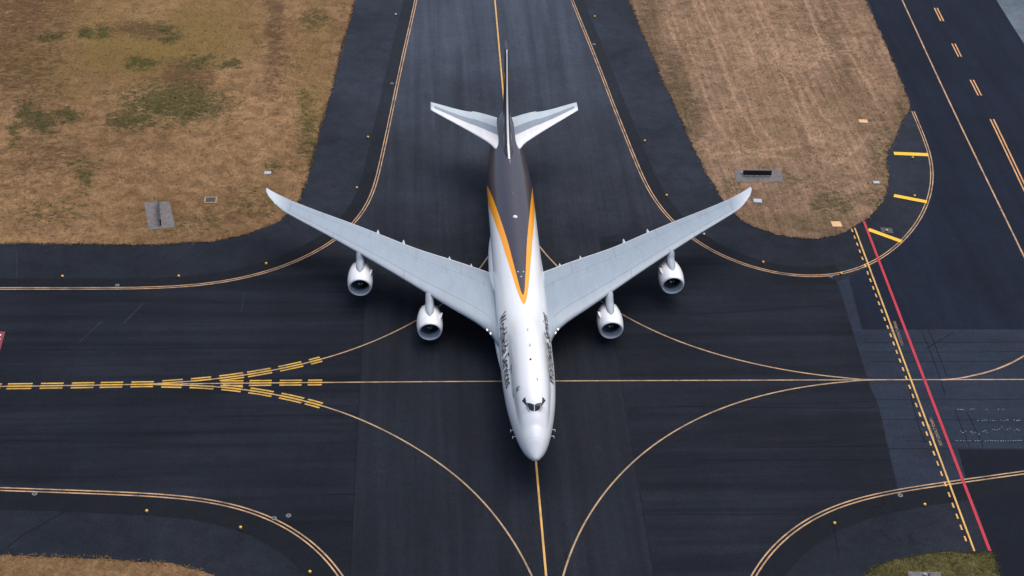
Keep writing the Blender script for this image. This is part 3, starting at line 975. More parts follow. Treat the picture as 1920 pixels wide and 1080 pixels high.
# ---- jet materials
def body_mat():
    m, nt, b = mat_new('fuselage paint')
    b.inputs['Roughness'].default_value = 0.24
    b.inputs['Coat Weight'].default_value = 0.35
    b.inputs['Coat Roughness'].default_value = 0.12
    fo = mrange(nt, attr(nt, 'chevron_outer'), -0.02, 0.02, 0, 1)
    fi = mrange(nt, attr(nt, 'chevron_inner'), -0.02, 0.02, 0, 1)
    grime = mrange(nt, noise_tex(nt, 0.5, 5, 0.7, (1, 0.25, 1)), 0.35, 0.75, 1.0, 0.92)
    white = mixc(nt, 1.0, (0.80, 0.82, 0.84), grime, 'MULTIPLY')
    c = mixc(nt, fo, white, (0.95, 0.36, 0.002))
    c = mixc(nt, fi, c, (0.034, 0.028, 0.040))
    # skin joints
    st = attr(nt, 'station')
    fr = math_n(nt, 'ABSOLUTE', math_n(nt, 'SUBTRACT', math_n(nt, 'FRACT', math_n(nt, 'DIVIDE', st, 5.8)), 0.5))
    jn = math_n(nt, 'MULTIPLY', mrange(nt, fr, 0.0, 0.005, 0.16, 0), math_n(nt, 'GREATER_THAN', st, 8.0))
    rad = mrange(nt, math_n(nt, 'ABSOLUTE', attr(nt, 'radome')), 0.0, 0.035, 0.3, 0)
    c = mixc(nt, math_n(nt, 'MAXIMUM', jn, rad), c, (0.12, 0.13, 0.15))
    nt.links.new(c, b.inputs['Base Color'])
    return m


J = {}
J['body'] = body_mat()
J['white'] = simple('gloss white', (0.80, 0.815, 0.83), 0.25, 0, 0.04, 0.8, coat=.3)
J['letter'] = simple('dark lettering', (0.012, 0.010, 0.012), 0.5)
J['glass'] = simple('cockpit glass', (0.012, 0.018, 0.026), 0.08, 0, 0, coat=.5)
J['frame'] = simple('window frame', (0.42, 0.44, 0.46), 0.35)
J['metal'] = simple('bare lip', (0.80, 0.81, 0.84), 0.36, 0.12, 0.05, 2)
J['duct'] = simple('inlet liner', (0.70, 0.74, 0.80), 0.5, 0.0)
J['blade'] = simple('fan blade', (0.16, 0.165, 0.18), 0.3, 0.6)
J['spin'] = simple('spinner', (0.03, 0.03, 0.035), 0.3)
J['grey'] = simple('pylon grey', (0.30, 0.345, 0.395), 0.4, 0, 0.05, 1)
J['fairing'] = simple('fairing grey', (0.50, 0.54, 0.57), 0.4)
J['tyre'] = simple('tyre rubber', (0.02, 0.02, 0.022), 0.85)
J['strut'] = simple('gear metal', (0.5, 0.52, 0.54), 0.4, 0.4)
J['core'] = simple('exhaust metal', (0.24, 0.22, 0.2), 0.4, 0.8)
J['gold'] = simple('gold paint', (0.86, 0.38, 0.006), 0.3, coat=.3)
J['brown'] = simple('dark tail paint', (0.050, 0.040, 0.056), 0.28, coat=.3)


def emit(name, col, e):
    m, nt, b = mat_new(name)
    b.inputs['Base Color'].default_value = (*col, 1)
    b.inputs['Emission Color'].default_value = (*col, 1)
    b.inputs['Emission Strength'].default_value = e
    return m


J['lamp'] = emit('landing lamp', (1, .80, .68), 2.2)
J['nav_g'] = emit('green lamp', (.05, .75, .2), 1.0)
J['nav_r'] = emit('red lamp', (.9, .03, .10), 1.0)
J['beacon'] = simple('red beacon glass', (0.25, 0.01, 0.012), 0.2)


def foil_mat(name, base, lines, tipw=None, bands=None, le=None):
    """chordwise seams at the given fractions, optional bands of other paint"""
    m, nt, b = mat_new(name)
    b.inputs['Roughness'].default_value = 0.38
    b.inputs['Coat Weight'].default_value = 0.15
    c, y, ch = attr(nt, 'chord_at'), attr(nt, 'span_at'), attr(nt, 'chord_len')
    tc = N(nt, 'ShaderNodeTexCoord').outputs['Object']
    gr = mrange(nt, noise_tex(nt, 0.6, 6, 0.72, (1.4, .3, 1), tc), 0.3, 0.75, 1.05, 0.86)
    col = mixc(nt, 1.0, base, gr, 'MULTIPLY')
    if bands:
        for (c0, c1, y0, y1, cc) in bands:
            g = math_n(nt, 'MULTIPLY', math_n(nt, 'GREATER_THAN', c, c0), math_n(nt, 'LESS_THAN', c, c1))
            g = math_n(nt, 'MULTIPLY', g, math_n(nt, 'MULTIPLY', math_n(nt, 'GREATER_THAN', y, y0), math_n(nt, 'LESS_THAN', y, y1)))
            col = mixc(nt, g, col, mixc(nt, 1.0, cc, gr, 'MULTIPLY'))
    if tipw:
        col = mixc(nt, mrange(nt, y, tipw[0], tipw[0] + 2.2, 0, 1), col, tipw[1])
    if le:
        col = mixc(nt, mrange(nt, math_n(nt, 'MULTIPLY', c, ch), le[0], le[0] + .02, 1, 0), col, le[1])
    tot = None
    for (c0, y0, y1, wdt, dk) in lines:
        d = math_n(nt, 'MULTIPLY', math_n(nt, 'ABSOLUTE', math_n(nt, 'SUBTRACT', c, c0)), ch)
        g = mrange(nt, d, wdt * .5, wdt, dk, 0)
        g = math_n(nt, 'MULTIPLY', g, math_n(nt, 'MULTIPLY', math_n(nt, 'GREATER_THAN', y, y0), math_n(nt, 'LESS_THAN', y, y1)))
        tot = g if tot is None else math_n(nt, 'MAXIMUM', tot, g)
    cross_l = [(7.4, .70, 1), (13.4, .58, 1), (19.6, .70, 1), (26.2, .72, 1), (30.6, .17, .72), (4.6, .62, .72), (9.4, .58, .70), (16.4, .58, .70), (15.0, 0, .17), (24.5, 0, .17)] if name == 'wing paint' else []
    for (yy, c0, c1) in cross_l:
        g = mrange(nt, math_n(nt, 'ABSOLUTE', math_n(nt, 'SUBTRACT', y, yy)), 0.03, 0.07, .45, 0)
        g = math_n(nt, 'MULTIPLY', g, math_n(nt, 'MULTIPLY', math_n(nt, 'GREATER_THAN', c, c0), math_n(nt, 'LESS_THAN', c, c1)))
        tot = g if tot is None else math_n(nt, 'MAXIMUM', tot, g)
    if tot is not None:
        col = mixc(nt, tot, col, (0.10, 0.125, 0.16))
    nt.links.new(col, b.inputs['Base Color'])
    return m


J['wing'] = foil_mat('wing paint', (0.295, 0.355, 0.410), [(.17, 4, 31, .07, .75), (.70, 3.4, 31, .06, .6), (.80, 7.4, 26, .04, .3), (.58, 6.0, 19.6, .04, .28)], (30.8, (0.52, 0.56, 0.60)),
                     [(.982, 2, 3.4, 35, (0.62, 0.64, 0.66)), (-1, .012, 4.5, 31, (0.36, 0.39, 0.43))])
J['stab'] = foil_mat('stabiliser paint', (0.50, 0.575, 0.62), [(.36, 2, 10.7, .03, .2)], None,
                     [(-1, .34, 0, 12, (0.76, 0.77, 0.79)), (.34, .62, 0, 10.55, (0.25, 0.30, 0.355))])
J['fin'] = foil_mat('fin paint', (0.022, 0.017, 0.024), [(.68, 1, 10.4, .04, .25)], None, None, (.065, (0.72, 0.72, 0.74)))


def airfoil(c, t):
    """half thickness of a wing section"""
    return 5 * t * (0.2969 * np.sqrt(c) - 0.1260 * c - 0.3516 * c**2 + 0.2843 * c**3 - 0.1036 * c**4)


def foil(name, xs, le, te, zle, zte, thick, mat, parent, side=1, vertical=False, nc=30, camber=0.012, ref=None):
    cs = 0.5 * (1 - np.cos(np.linspace(0, np.pi, nc)))
    V, CA, SA, CL = [], [], [], []
    loop = list(range(nc)) + list(range(nc - 2, 0, -1))
    for x in xs:
        a, b, z0, z1, t = float(le(x)), float(te(x)), float(zle(x)), float(zte(x)), float(thick(x))
        for k, i in enumerate(loop):
            c = cs[i]
            sgn = 1 if k < nc else -1
            th = float(airfoil(np.array(c), t)) * (b - a) * sgn + camber * (b - a) * math.sin(math.pi * c)
            if vertical:
                th -= camber * (b - a) * math.sin(math.pi * c)
                V.append((th, a + (b - a) * c, x))
            else:
                V.append((side * x, a + (b - a) * c, z0 + (z1 - z0) * c + th))
            if ref: c = (a + (b - a) * c - ref(x)) / (b - ref(x))
            CA.append(c); SA.append(x if not vertical else x - 8.6); CL.append(b - a)
    n = len(loop)
    F = []
    for j in range(len(xs) - 1):
        for k in range(n):
            F.append((j * n + k, j * n + (k + 1) % n, (j + 1) * n + (k + 1) % n, (j + 1) * n + k))
    F.append(tuple(range(n))); F.append(tuple((len(xs) - 1) * n + k for k in range(n)))
    o = mesh(name, V, F, mat, parent, smooth=True)
    for nm, arr in (('chord_at', CA), ('span_at', SA), ('chord_len', CL)):
        o.data.attributes.new(nm, 'FLOAT', 'POINT').data.foreach_set('value', np.array(arr, np.float32))
    for p in o.data.polygons:
        if len(p.vertices) > 4: p.use_smooth = False
    return o


jet = tag(empty('cargo_airplane', (0, 7.9, 0)), 'white four engine cargo jet with dark tail and gold chevron crossing the junction', 'airplane')
ROOT = Matrix.Translation((0, -7.9, 0))


def to_jet(o):
    """parts are built in the frame whose origin lies under the nose"""
    o.parent = jet
    o.matrix_parent_inverse = ROOT
    return o


# ---- fuselage
ss = np.concatenate([14 * np.linspace(0.012, 1, 90) ** 2, np.linspace(14.25, 60, 184), np.linspace(60.3, 74.2, 46)])
nph = 144
phs = np.linspace(-np.pi, np.pi, nph, endpoint=False)
SS, PP = np.meshgrid(ss, phs, indexing='ij')
BV = body(SS.ravel(), PP.ravel())
F = []
for i in range(len(ss) - 1):
    for k in range(nph):
        F.append((i * nph + k, i * nph + (k + 1) % nph, (i + 1) * nph + (k + 1) % nph, (i + 1) * nph + k))
F.append(tuple(range(nph))); F.append(tuple((len(ss) - 1) * nph + k for k in range(nph)))
fus = to_jet(mesh('fuselage', BV, F, J['body'], None, smooth=True))
aph = np.abs(PP.ravel())
so, si = f_out(aph), f_in(aph)


def slope(f, x):
    return np.abs(f(np.minimum(x + .01, np.pi)) - f(np.maximum(x - .01, 0))) / .02


rr = 3.25
dist_o = (SS.ravel() - so) / np.sqrt(1 + (slope(f_out, aph) / rr) ** 2)
dist_i = (SS.ravel() - si) / np.sqrt(1 + (slope(f_in, aph) / rr) ** 2)
zz = BV[:, 2]
rado = SS.ravel() - (1.95 - 0.1 * (zz - 4.7))
for nm, arr in (('chevron_outer', dist_o), ('chevron_inner', dist_i), ('station', SS.ravel()), ('radome', rado)):
    fus.data.attributes.new(nm, 'FLOAT', 'POINT').data.foreach_set('value', np.asarray(arr, np.float32))


def patch(name, corners, mat, parent=None, lift=0.02, nu=8, nv=6, thick=0.0):
    """a piece of skin: four (station, angle) corners, laid on the body"""
    c = np.array(corners, float)
    V, F = [], []
    for i in range(nu + 1):
        for j in range(nv + 1):
            u, v = i / nu, j / nv
            q = (1 - u) * (1 - v) * c[0] + u * (1 - v) * c[1] + u * v * c[2] + (1 - u) * v * c[3]
            s, p = np.array([q[0]]), np.array([q[1]])
            V.append((body(s, p) + body_n(s, p) * lift)[0])
    for i in range(nu):
        for j in range(nv):
            a = i * (nv + 1) + j
            F.append((a, a + nv + 1, a + nv + 2, a + 1))
    return to_jet(mesh(name, V, F, mat, None, smooth=True))


def body_line(name, pts, width, mat, lift=0.02):
    """a narrow strip along (station, angle) points"""
    V, F = [], []
    P = [(body(np.array([s]), np.array([p])) + body_n(np.array([s]), np.array([p])) * lift)[0] for s, p in pts]
    Nn = [body_n(np.array([s]), np.array([p]))[0] for s, p in pts]
    for i, p in enumerate(P):
        t = P[min(i + 1, len(P) - 1)] - P[max(i - 1, 0)]
        b = np.cross(t, Nn[i]); b /= np.linalg.norm(b) + 1e-9
        V += [p - b * width / 2, p + b * width / 2]
        if i: F.append((2 * i - 2, 2 * i - 1, 2 * i + 1, 2 * i))
    return V, F


# cockpit panes, mirrored; corners as (station, distance off the middle)
PANES = [[(4.35, .05), (4.53, .56), (5.29, .84), (4.97, .05)], [(4.59, .63), (5.80, 1.34), (6.03, .98), (5.37, .90)]]
#PANES
for side in (-1, 1):
    for pn in PANES:
        patch('cockpit_window', [(s, body_phi(s, side * x)) for s, x in pn], J['glass'], lift=0.04, nu=8, nv=8)

# upper deck windows, door outline, wipers
for side in (-1, 1):
    for k in range(3):
        s0, pa = 12.75 - 0.45 * k, side * (.69 + .02 * k)
        patch('upper_deck_window', [(s0, pa - .05), (s0 + .26, pa - .05), (s0 + .26, pa + .05), (s0, pa + .05)], J['letter'], nu=2, nv=2)
    if side == -1:
        pb, pt = -.83, -.38
        sl = lambda p: (abs(p) - .38) * 1.4
        s0, s1 = 7.42, 8.06
        loop = [(s0, pb), (s1, pb), (s1, pt), (s0, pt), (s0, pb)]
        bmv, bmf = [], []
        for a, b in zip(loop[:-1], loop[1:]):
            pts = [(a[0] + (b[0] - a[0]) * t, a[1] + (b[1] - a[1]) * t) for t in np.linspace(0, 1, 8)]
            v, f = body_line('', [(q[0] + sl(q[1]), q[1]) for q in pts], 0.035, None, .015)
            o = len(bmv); bmv += v; bmf += [tuple(i + o for i in q) for q in f]
        for (a, b, c, d) in ((s0 + .03, s1 - .05, pb + .0, pb + .035), (s0 + .08, s0 + .34, pt - .16, pt - .06), (s0 + .38, s0 + .58, pt - .14, pt - .03)):
            o = len(bmv)
            for s, p in ((a, c), (b, c), (b, d), (a, d)):
                s += sl(p)
                bmv.append((body(np.array([s]), np.array([p])) + body_n(np.array([s]), np.array([p])) * .016)[0])
            bmf.append((o, o + 1, o + 2, o + 3))
        to_jet(mesh('upper_deck_door', bmv, bmf, simple('door outline', (.09, .1, .12), .5)))
    v, f = body_line('', [(4.35 + .55 * t, body_phi(4.35 + .55 * t, side * (.55 + .42 * t))) for t in np.linspace(0, 1, 6)], 0.05, None, .05)
    to_jet(mesh('wiper', v, f, J['letter']))
for side in (-1, 1):
    for s, z in ((4.35, 4.55), (5.25, 4.75)):
        w = float(_w(math.sqrt(s)))
        bm = bmesh.new()
        add_tube(bm, (side * (w - .1), s, z), (side * (w + .28), s - .08, z), .05, .04, 8)
        add_tube(bm, (side * (w + .26), s + .05, z), (side * (w + .30), s - .42, z), .045, .025, 8)
        to_jet(from_bm('pitot_probe', bm, J['strut'], smooth=True))


# lettering along both sides
def body_text(txt, s_start, s_dir, side, ph0, height, length):
    me = text_mesh(txt, 1.0, 0.013, 0.0, 1.06)
    bm = bmesh.new(); bm.from_mesh(me)
    x1 = max(v.co.x for v in bm.verts)
    caps = [v.co.y for v in bm.verts]
    y1 = max(caps)
    for k in range(1, 9):
        bmesh.ops.bisect_plane(bm, geom=bm.verts[:] + bm.edges[:] + bm.faces[:], plane_co=(0, y1 * k / 9, 0), plane_no=(0, 1, 0))
    for k in range(1, 40):
        bmesh.ops.bisect_plane(bm, geom=bm.verts[:] + bm.edges[:] + bm.faces[:], plane_co=(x1 * k / 40, 0, 0), plane_no=(1, 0, 0))
    bm.verts.ensure_lookup_table()
    s = np.array([s_start + s_dir * v.co.x / x1 * length for v in bm.verts])
    ph = np.array([side * (ph0 - v.co.y / y1 * height / 3.25) for v in bm.verts])
    P = body(s, ph) + body_n(s, ph) * 0.035
    for v, p in zip(bm.verts, P): v.co = p
    return to_jet(from_bm('lettering', bm, J['letter']))


TXT = dict(s_tail=24.15, s_nose=10.55, ph0=1.21, height=1.5)
#TEXT
body_text('Worldwide Services', TXT['s_tail'], -1, -1, TXT['ph0'], TXT['height'], TXT['s_tail'] - TXT['s_nose'])
body_text('Worldwide Services', TXT['s_nose'], 1, 1, TXT['ph0'] - .08, TXT['height'], TXT['s_tail'] - TXT['s_nose'])

# crown fittings
def crown_part(name, s, x, prof, mat, n=16):
    p = body(np.array([s]), np.array([body_phi(s, x)]))[0]
    bm = bmesh.new()
    add_lathe(bm, prof, n, 'Z', (p[0], p[1], p[2] - .03))
    return to_jet(from_bm(name, bm, mat, smooth=True))


def blade_antenna(s, x, h, l, mat):
    p = body(np.array([s]), np.array([body_phi(s, x)]))[0]
    V = []
    for zz_, l0, l1, w in ((-.05, -l / 2, l / 2, .035), (h, -l * .1, l / 2, .02)):
        V += [(p[0] - w, p[1] + l0, p[2] + zz_), (p[0] + w, p[1] + l0, p[2] + zz_), (p[0] + w, p[1] + l1, p[2] + zz_), (p[0] - w, p[1] + l1, p[2] + zz_)]
    F = [(0, 1, 2, 3), (4, 5, 6, 7), (0, 1, 5, 4), (1, 2, 6, 5), (2, 3, 7, 6), (3, 0, 4, 7)]
    return to_jet(mesh('blade_antenna', V, F, mat))


dome = crown_part('antenna_dome', 44.1, 0, [(0, .34), (.1, .33), (.2, .26), (.27, .13), (.29, 0)], J['white'])
crown_part('beacon', 11.6, -0.05, [(0, .13), (.1, .12), (.18, .08), (.21, 0)], J['beacon'])
for s, x in ((31.4, -.35), (31.4, .35), (30.3, 0.0)):
    crown_part('antenna_button', s, x, [(0, .11), (.05, .1), (.08, 0)], J['white'], 10)
blade_antenna(49.6, 0, .3, .5, J['grey'])
blade_antenna(58.2, 0.05, .28, .5, J['white'])
blade_antenna(14.2, .05, .26, .45, J['grey'])
blade_antenna(17.5, 0, .26, .4, J['grey'])
blade_antenna(8.3, .55, .24, .4, J['frame'])
for side in (-1, 1):
    patch('side_marking', [(58.2, side * 1.62), (60.3, side * 1.62), (60.3, side * 1.70), (58.2, side * 1.70)], J['white'], nu=8, nv=2)

# ---- wings
w_le = pchip([2.4, 3.25, 3.7, 4.4, 5.2, 8.5, 12.2, 16, 20, 25, 30.6, 31.4, 32.0, 33.0, 33.8, 34.2], [19.8, 21.6, 22.9, 24.3, 25.35, 28.4, 31.75, 35.2, 38.75, 43.0, 47.55, 48.25, 48.95, 50.4, 51.9, 53.1])
w_te = pchip([2.4, 3.25, 7.5, 13.1, 18.6, 21.5, 28.6, 31, 32.5, 33.5, 34.2], [38.1, 38.5, 40.35, 42.55, 45.4, 46.9, 50.35, 51.65, 52.65, 53.4, 54.0])
w_zt = lambda x: 3.4 + .1228 * (x - 3.25) + 0.0022 * max(0, x - 30) ** 2
w_zl = lambda x: w_zt(x) + .9 * max(0, 1 - (x - 3.25) / 31) + .1
w_th = pchip([2.4, 3.25, 6, 12, 31, 33, 34.2], [.11, .115, .115, .10, .085, .08, .06])
wx = np.concatenate([np.linspace(2.4, 6, 18), np.linspace(6.4, 30, 44), np.linspace(30.4, 34.2, 22)])
for side in (-1, 1):
    to_jet(foil('wing', wx, w_le, w_te, w_zl, w_zt, w_th, J['wing'], None, side, nc=36))


def cam_z(x, c):
    a, b = float(w_le(x)), float(w_te(x))
    return w_zl(x) + (w_zt(x) - w_zl(x)) * c, a + (b - a) * c, b - a


for side in (-1, 1):
    for x, ln, over in ((6.0, 4.2, .95), (8.9, 4.0, 1.0), (15.1, 3.8, 1.3), (18.6, 3.6, 1.25)):
        zt_, te_ = w_zt(x), float(w_te(x))
        V, F = [], []
        n = 14
        tt = np.linspace(0, 1, 15)
        for t in tt:
            s = te_ - ln + (ln + over) * t
            rr_ = .50 * (math.sin(math.pi * min(1, t * 1.02) ** .75) ** .6 if 0 < t < 1 else 0) + .004
            zc_ = zt_ - .66 + .42 * t
            for k in range(n):
                a = 2 * math.pi * k / n
                V.append((side * x + rr_ * .8 * math.cos(a), s, zc_ + rr_ * 1.05 * math.sin(a)))
        for i in range(len(tt) - 1):
            for k in range(n):
                F.append((i * n + k, i * n + (k + 1) % n, (i + 1) * n + (k + 1) % n, (i + 1) * n + k))
        F.append(tuple(range(n))); F.append(tuple((len(tt) - 1) * n + k for k in range(n)))
        to_jet(mesh('flap_fairing', V, F, J['fairing'], None, smooth=True))
    for x in (4.45, 4.05):
        z, s, _ = cam_z(x, .012)
        bm = bmesh.new()
        bmesh.ops.create_uvsphere(bm, u_segments=14, v_segments=10, radius=.14)
        bmesh.ops.translate(bm, vec=(side * x, s - .02, z + .10), verts=bm.verts[:])
        to_jet(from_bm('landing_light', bm, J['lamp'], smooth=True))
    z, s, _ = cam_z(32.75, .02)
    bm = bmesh.new()
    bmesh.ops.create_uvsphere(bm, u_segments=12, v_segments=8, radius=.09)
    bmesh.ops.scale(bm, vec=(1, 1.7, 1), verts=bm.verts[:])
    bmesh.ops.translate(bm, vec=(side * 32.75, s, z + .05), verts=bm.verts[:])
    to_jet(from_bm('navigation_light', bm, J['nav_r'] if side > 0 else J['nav_g'], smooth=True))

# wing to body fairing: a long low bulge round the belly
fs_, fw_, fz_ = np.linspace(19, 49, 61), [], []
wf = pchip([19, 21, 24, 28, 36, 42, 46, 49], [3.0, 3.35, 3.62, 3.72, 3.72, 3.62, 3.35, 3.0])
zt_f = pchip([19, 22, 26, 36, 42, 46, 49], [3.4, 4.9, 5.35, 5.0, 4.6, 4.1, 3.4])
V, F = [], []
n = 24
for s in fs_:
    w, zt_ = float(wf(s)), float(zt_f(s))
    for k in range(n):
        a = 2 * math.pi * k / n
        ca, sa = math.cos(a), math.sin(a)
        pw = 2.6
        x = w * math.copysign(abs(ca) ** (2 / pw), ca)
        zc_ = (zt_ + 1.75) / 2
        hz = (zt_ - 1.75) / 2
        V.append((x, s, zc_ + hz * math.copysign(abs(sa) ** (2 / pw), sa)))
for i in range(len(fs_) - 1):
    for k in range(n):
        F.append((i * n + k, i * n + (k + 1) % n, (i + 1) * n + (k + 1) % n, (i + 1) * n + k))
F.append(tuple(range(n))); F.append(tuple((len(fs_) - 1) * n + k for k in range(n)))
to_jet(mesh('belly_fairing', V, F, J['white'], None, smooth=True))

# ---- tail
h_le = pchip([.4, 1.4, 2.0, 2.35, 2.8, 3.4, 11.08], [61.6, 62.6, 63.5, 64.2, 64.85, 65.5, 72.6])
h_te = pchip([.4, 1.0, 4.85, 4.9, 11.08], [72.3, 72.5, 73.6, 73.4, 75.05])
h_z = lambda x: 7.78 + .125 * x
hx = np.concatenate([np.linspace(.4, 3.4, 16), np.linspace(3.6, 4.8, 6), [4.84, 4.91], np.linspace(5.2, 11.08, 16)])
for side in (-1, 1):
    st = to_jet(foil('stabiliser', hx, h_le, h_te, h_z, h_z, lambda x: .085, J['stab'], None, side, nc=28, camber=0, ref=lambda x: 64.85 + (x - 2.8) * (72.6 - 64.85) / 8.28))
v_le = pchip([8.2, 8.75, 9.1, 9.6, 19.4], [58.0, 59.4, 61.0, 62.6, 72.2])
v_te = pchip([8.2, 19.4], [72.2, 75.9])
vx = np.concatenate([np.linspace(8.2, 9.8, 14), np.linspace(10.2, 19.4, 24)])
v_th = pchip([8.2, 9.2, 10.5, 19.4], [.085, .115, .135, .12])
fin = to_jet(foil('fin', vx, v_le, v_te, lambda x: 0, lambda x: 0, v_th, J['fin'], None, 1, True, nc=30))


# gold shield emblem on both faces of the fin
def fin_half(z, s):
    a, b = float(v_le(z)), float(v_te(z))
    c = min(max((s - a) / (b - a), 0), 1)
    return float(airfoil(np.array(c), float(v_th(z)))) * (b - a)


for side in (-1, 1):
    ctr_s, ctr_z = 71.3, 14.2
    V, F = [], []
    prof = [(-2.3, 0.02), (-2.0, .55), (-1.4, 1.05), (-.6, 1.42), (.3, 1.58), (1.2, 1.6), (2.0, 1.55), (2.2, 1.5)]
    rows_ = []
    for dz, hw in prof:
        row = []
        for t in np.linspace(-1, 1, 9):
            z = ctr_z + dz
            s = ctr_s + .22 * dz + hw * t
            row.append(len(V))
            V.append((side * (fin_half(z, s) + .02), s, z))
        rows_.append(row)
    for a, b in zip(rows_[:-1], rows_[1:]):
        for k in range(8):
            F.append((a[k], a[k + 1], b[k + 1], b[k]))
    to_jet(mesh('tail_emblem', V, F, J['gold'], None, smooth=True))

# ---- engines
def engine(x, s0, zc):
    e = to_jet(empty('engine', (x, s0, zc)))
    outer = [(-.02, 1.30), (-.06, 1.36), (-.05, 1.42), (.03, 1.49), (.2, 1.555), (.5, 1.61), (1.0, 1.665), (1.6, 1.695), (2.2, 1.685), (2.9, 1.62), (3.6, 1.50), (4.25, 1.35)]
    n = 64

    def ring_mesh(name, prof, mat, closed_end=False, chev=None, sm=True, droop=True):
        V, F = [], []
        for i, (a, r) in enumerate(prof):
            for k in range(n):
                t = 2 * math.pi * k / n
                aa = a
                if chev and i == chev: aa += .17 * abs(((k * 16 / n) % 1) - .5) * 2 - .08
                dy = -.10 * math.sin(t) * max(0, 1 - a / 1.2) if droop else 0     # the lip leans
                V.append((r * math.cos(t), aa + dy * r, r * math.sin(t) * (1.0)))
        for i in range(len(prof) - 1):
            for k in range(n):
                F.append((i * n + k, i * n + (k + 1) % n, (i + 1) * n + (k + 1) % n, (i + 1) * n + k))
        if closed_end: F.append(tuple((len(prof) - 1) * n + k for k in range(n)))
        return mesh(name, V, F, mat, e, smooth=sm)

    k0 = 4
    ring_mesh('nacelle', outer[k0:] + [(4.28, 1.32), (4.1, 1.28), (3.4, 1.30)], J['white'], chev=len(outer[k0:]))
    lip = [(.55, 1.30), (.3, 1.285), (.12, 1.285), (.03, 1.295)] + outer[:k0 + 1]
    ring_mesh('inlet_lip', lip, J['metal'])
    ring_mesh('inlet_duct', [(.55, 1.30), (.9, 1.325), (1.5, 1.335)], J['duct'])
    ring_mesh('fan_disc', [(1.52, 1.335), (1.54, .6), (1.54, 0.02)], J['spin'], sm=False, droop=False)
    bm = bmesh.new()
    for k in range(18):
        a0 = 2 * math.pi * k / 18
        prev = None
        for r, tw in ((.30, .10), (.6, .13), (.9, .17), (1.15, .2), (1.31, .21)):
            pts = []
            for dt, dy in ((-tw, .16), (0, .0), (tw * .75, -.19)):
                t = a0 + dt + .25 * (r - .3)
                pts.append(bm.verts.new((r * math.cos(t), 1.25 + dy, r * math.sin(t))))
            if prev:
                for j in range(2):
                    bm.faces.new((prev[j], prev[j + 1], pts[j + 1], pts[j]))
            prev = pts
    from_bm('fan_blades', bm, J['blade'], e, smooth=True)
    bm = bmesh.new()
    add_lathe(bm, [(.72, 0), (.75, .06), (.86, .15), (1.05, .26), (1.3, .34), (1.45, .35)], 28, 'Y')
    sw = from_bm('spinner', bm, J['spin'], e, smooth=True)
    V, F = [], []
    for i in range(26):
        t = i / 25
        ang = 2.2 + 4.4 * t
        a, r = .84 + .22 * t, .135 + .135 * t
        w = .085 * math.sin(math.pi * min(1, .15 + t * .8))
        for dw in (-w, w):
            V.append(((r + dw) * math.cos(ang) * 1.02, a + dw * 1.0 - .025, (r + dw) * math.sin(ang) * 1.02))
        if i: F.append((2 * i - 2, 2 * i - 1, 2 * i + 1, 2 * i))
    mesh('spinner_swirl', V, F, J['white'], e)
    ring_mesh('core_cowl', [(3.2, 1.0), (4.2, .98), (4.9, .86), (5.6, .68), (5.62, .62), (5.2, .6)], J['core'], droop=False)
    bm = bmesh.new()
    add_lathe(bm, [(4.9, .5), (5.6, .42), (6.2, .2), (6.4, 0)], 24, 'Y')
    from_bm('exhaust_cone', bm, J['core'], e, smooth=True)
    # inner strake
    sd_ = -1 if x > 0 else 1
    ang = math.radians(90) - sd_ * math.radians(52)
    ca, sa = math.cos(ang), math.sin(ang)
    V = []
    for a, h in ((1.25, 0), (1.75, .28), (2.35, .42), (2.6, .0)):
        r = np.interp(a, [p[0] for p in outer[3:]], [p[1] for p in outer[3:]])
        for off in (-.02, .02):
            V.append(((r - .03) * ca - off * sa, a, (r - .03) * sa + off * ca))
            V.append(((r + h) * ca - off * sa, a, (r + h) * sa + off * ca))
    F = []
    for i in range(3):
        o = 4 * i
        F += [(o, o + 4, o + 5, o + 1), (o + 2, o + 3, o + 7, o + 6), (o + 1, o + 5, o + 7, o + 3), (o, o + 2, o + 6, o + 4)]
    mesh('strake', V, F, J['white'], e)
    return e


def pylon(x, s0, zc):
    le, z_le = float(w_le(abs(x))), w_zl(abs(x))
    top_n = lambda a: float(np.interp(a, [.2, .5, 1, 1.6, 2.2, 2.9, 3.6, 4.25, 6], [1.555, 1.61, 1.665, 1.695, 1.685, 1.62, 1.5, 1.35, 1.0]))
    d_le = le - s0
    st_ = [(1.05, .05, top_n(1.05) + .01), (1.3, .26, top_n(1.3) + .05), (1.7, .42, top_n(1.7) + .13), (2.2, .52, top_n(2.2) + .24), (2.9, .56, top_n(2.9) + .44), (3.5, .56, top_n(3.5) + .70)]
    st_.append((d_le + .1, .56, z_le - zc + .22))
    st_.append((d_le + 1.2, .52, z_le - zc + .1))
    st_.append((d_le + 3.0, .36, z_le - zc - .25))
    st_.append((d_le + 4.8, .05, z_le - zc - .4))
    st_.sort()
    V, F = [], []
    n = 12
    for a, w, zt in st_:
        zb = min(zt - .05, max(.55, .5 + (a - 4) * .35 if a > 4 else .9))
        for k in range(n):
            t = 2 * math.pi * k / n
            cx, sx = math.cos(t), math.sin(t)
            px = w * math.copysign(abs(cx) ** .55, cx)
            pz = (zt + zb) / 2 + (zt - zb) / 2 * math.copysign(abs(sx) ** .55, sx)
            V.append((x + px, s0 + a, zc + pz))
    for i in range(len(st_) - 1):
        for k in range(n):
            F.append((i * n + k, i * n + (k + 1) % n, (i + 1) * n + (k + 1) % n, (i + 1) * n + k))
    F.append(tuple(range(n))); F.append(tuple((len(st_) - 1) * n + k for k in range(n)))
    return to_jet(mesh('pylon', V, F, J['grey'], None, smooth=True))


for x, s0, zc in ((-20.83, 35.62, 3.25), (20.83, 35.62, 3.25), (-11.7, 26.97, 2.45), (11.7, 26.97, 2.45)):
    engine(x, s0, zc)
    pylon(x, s0, zc)


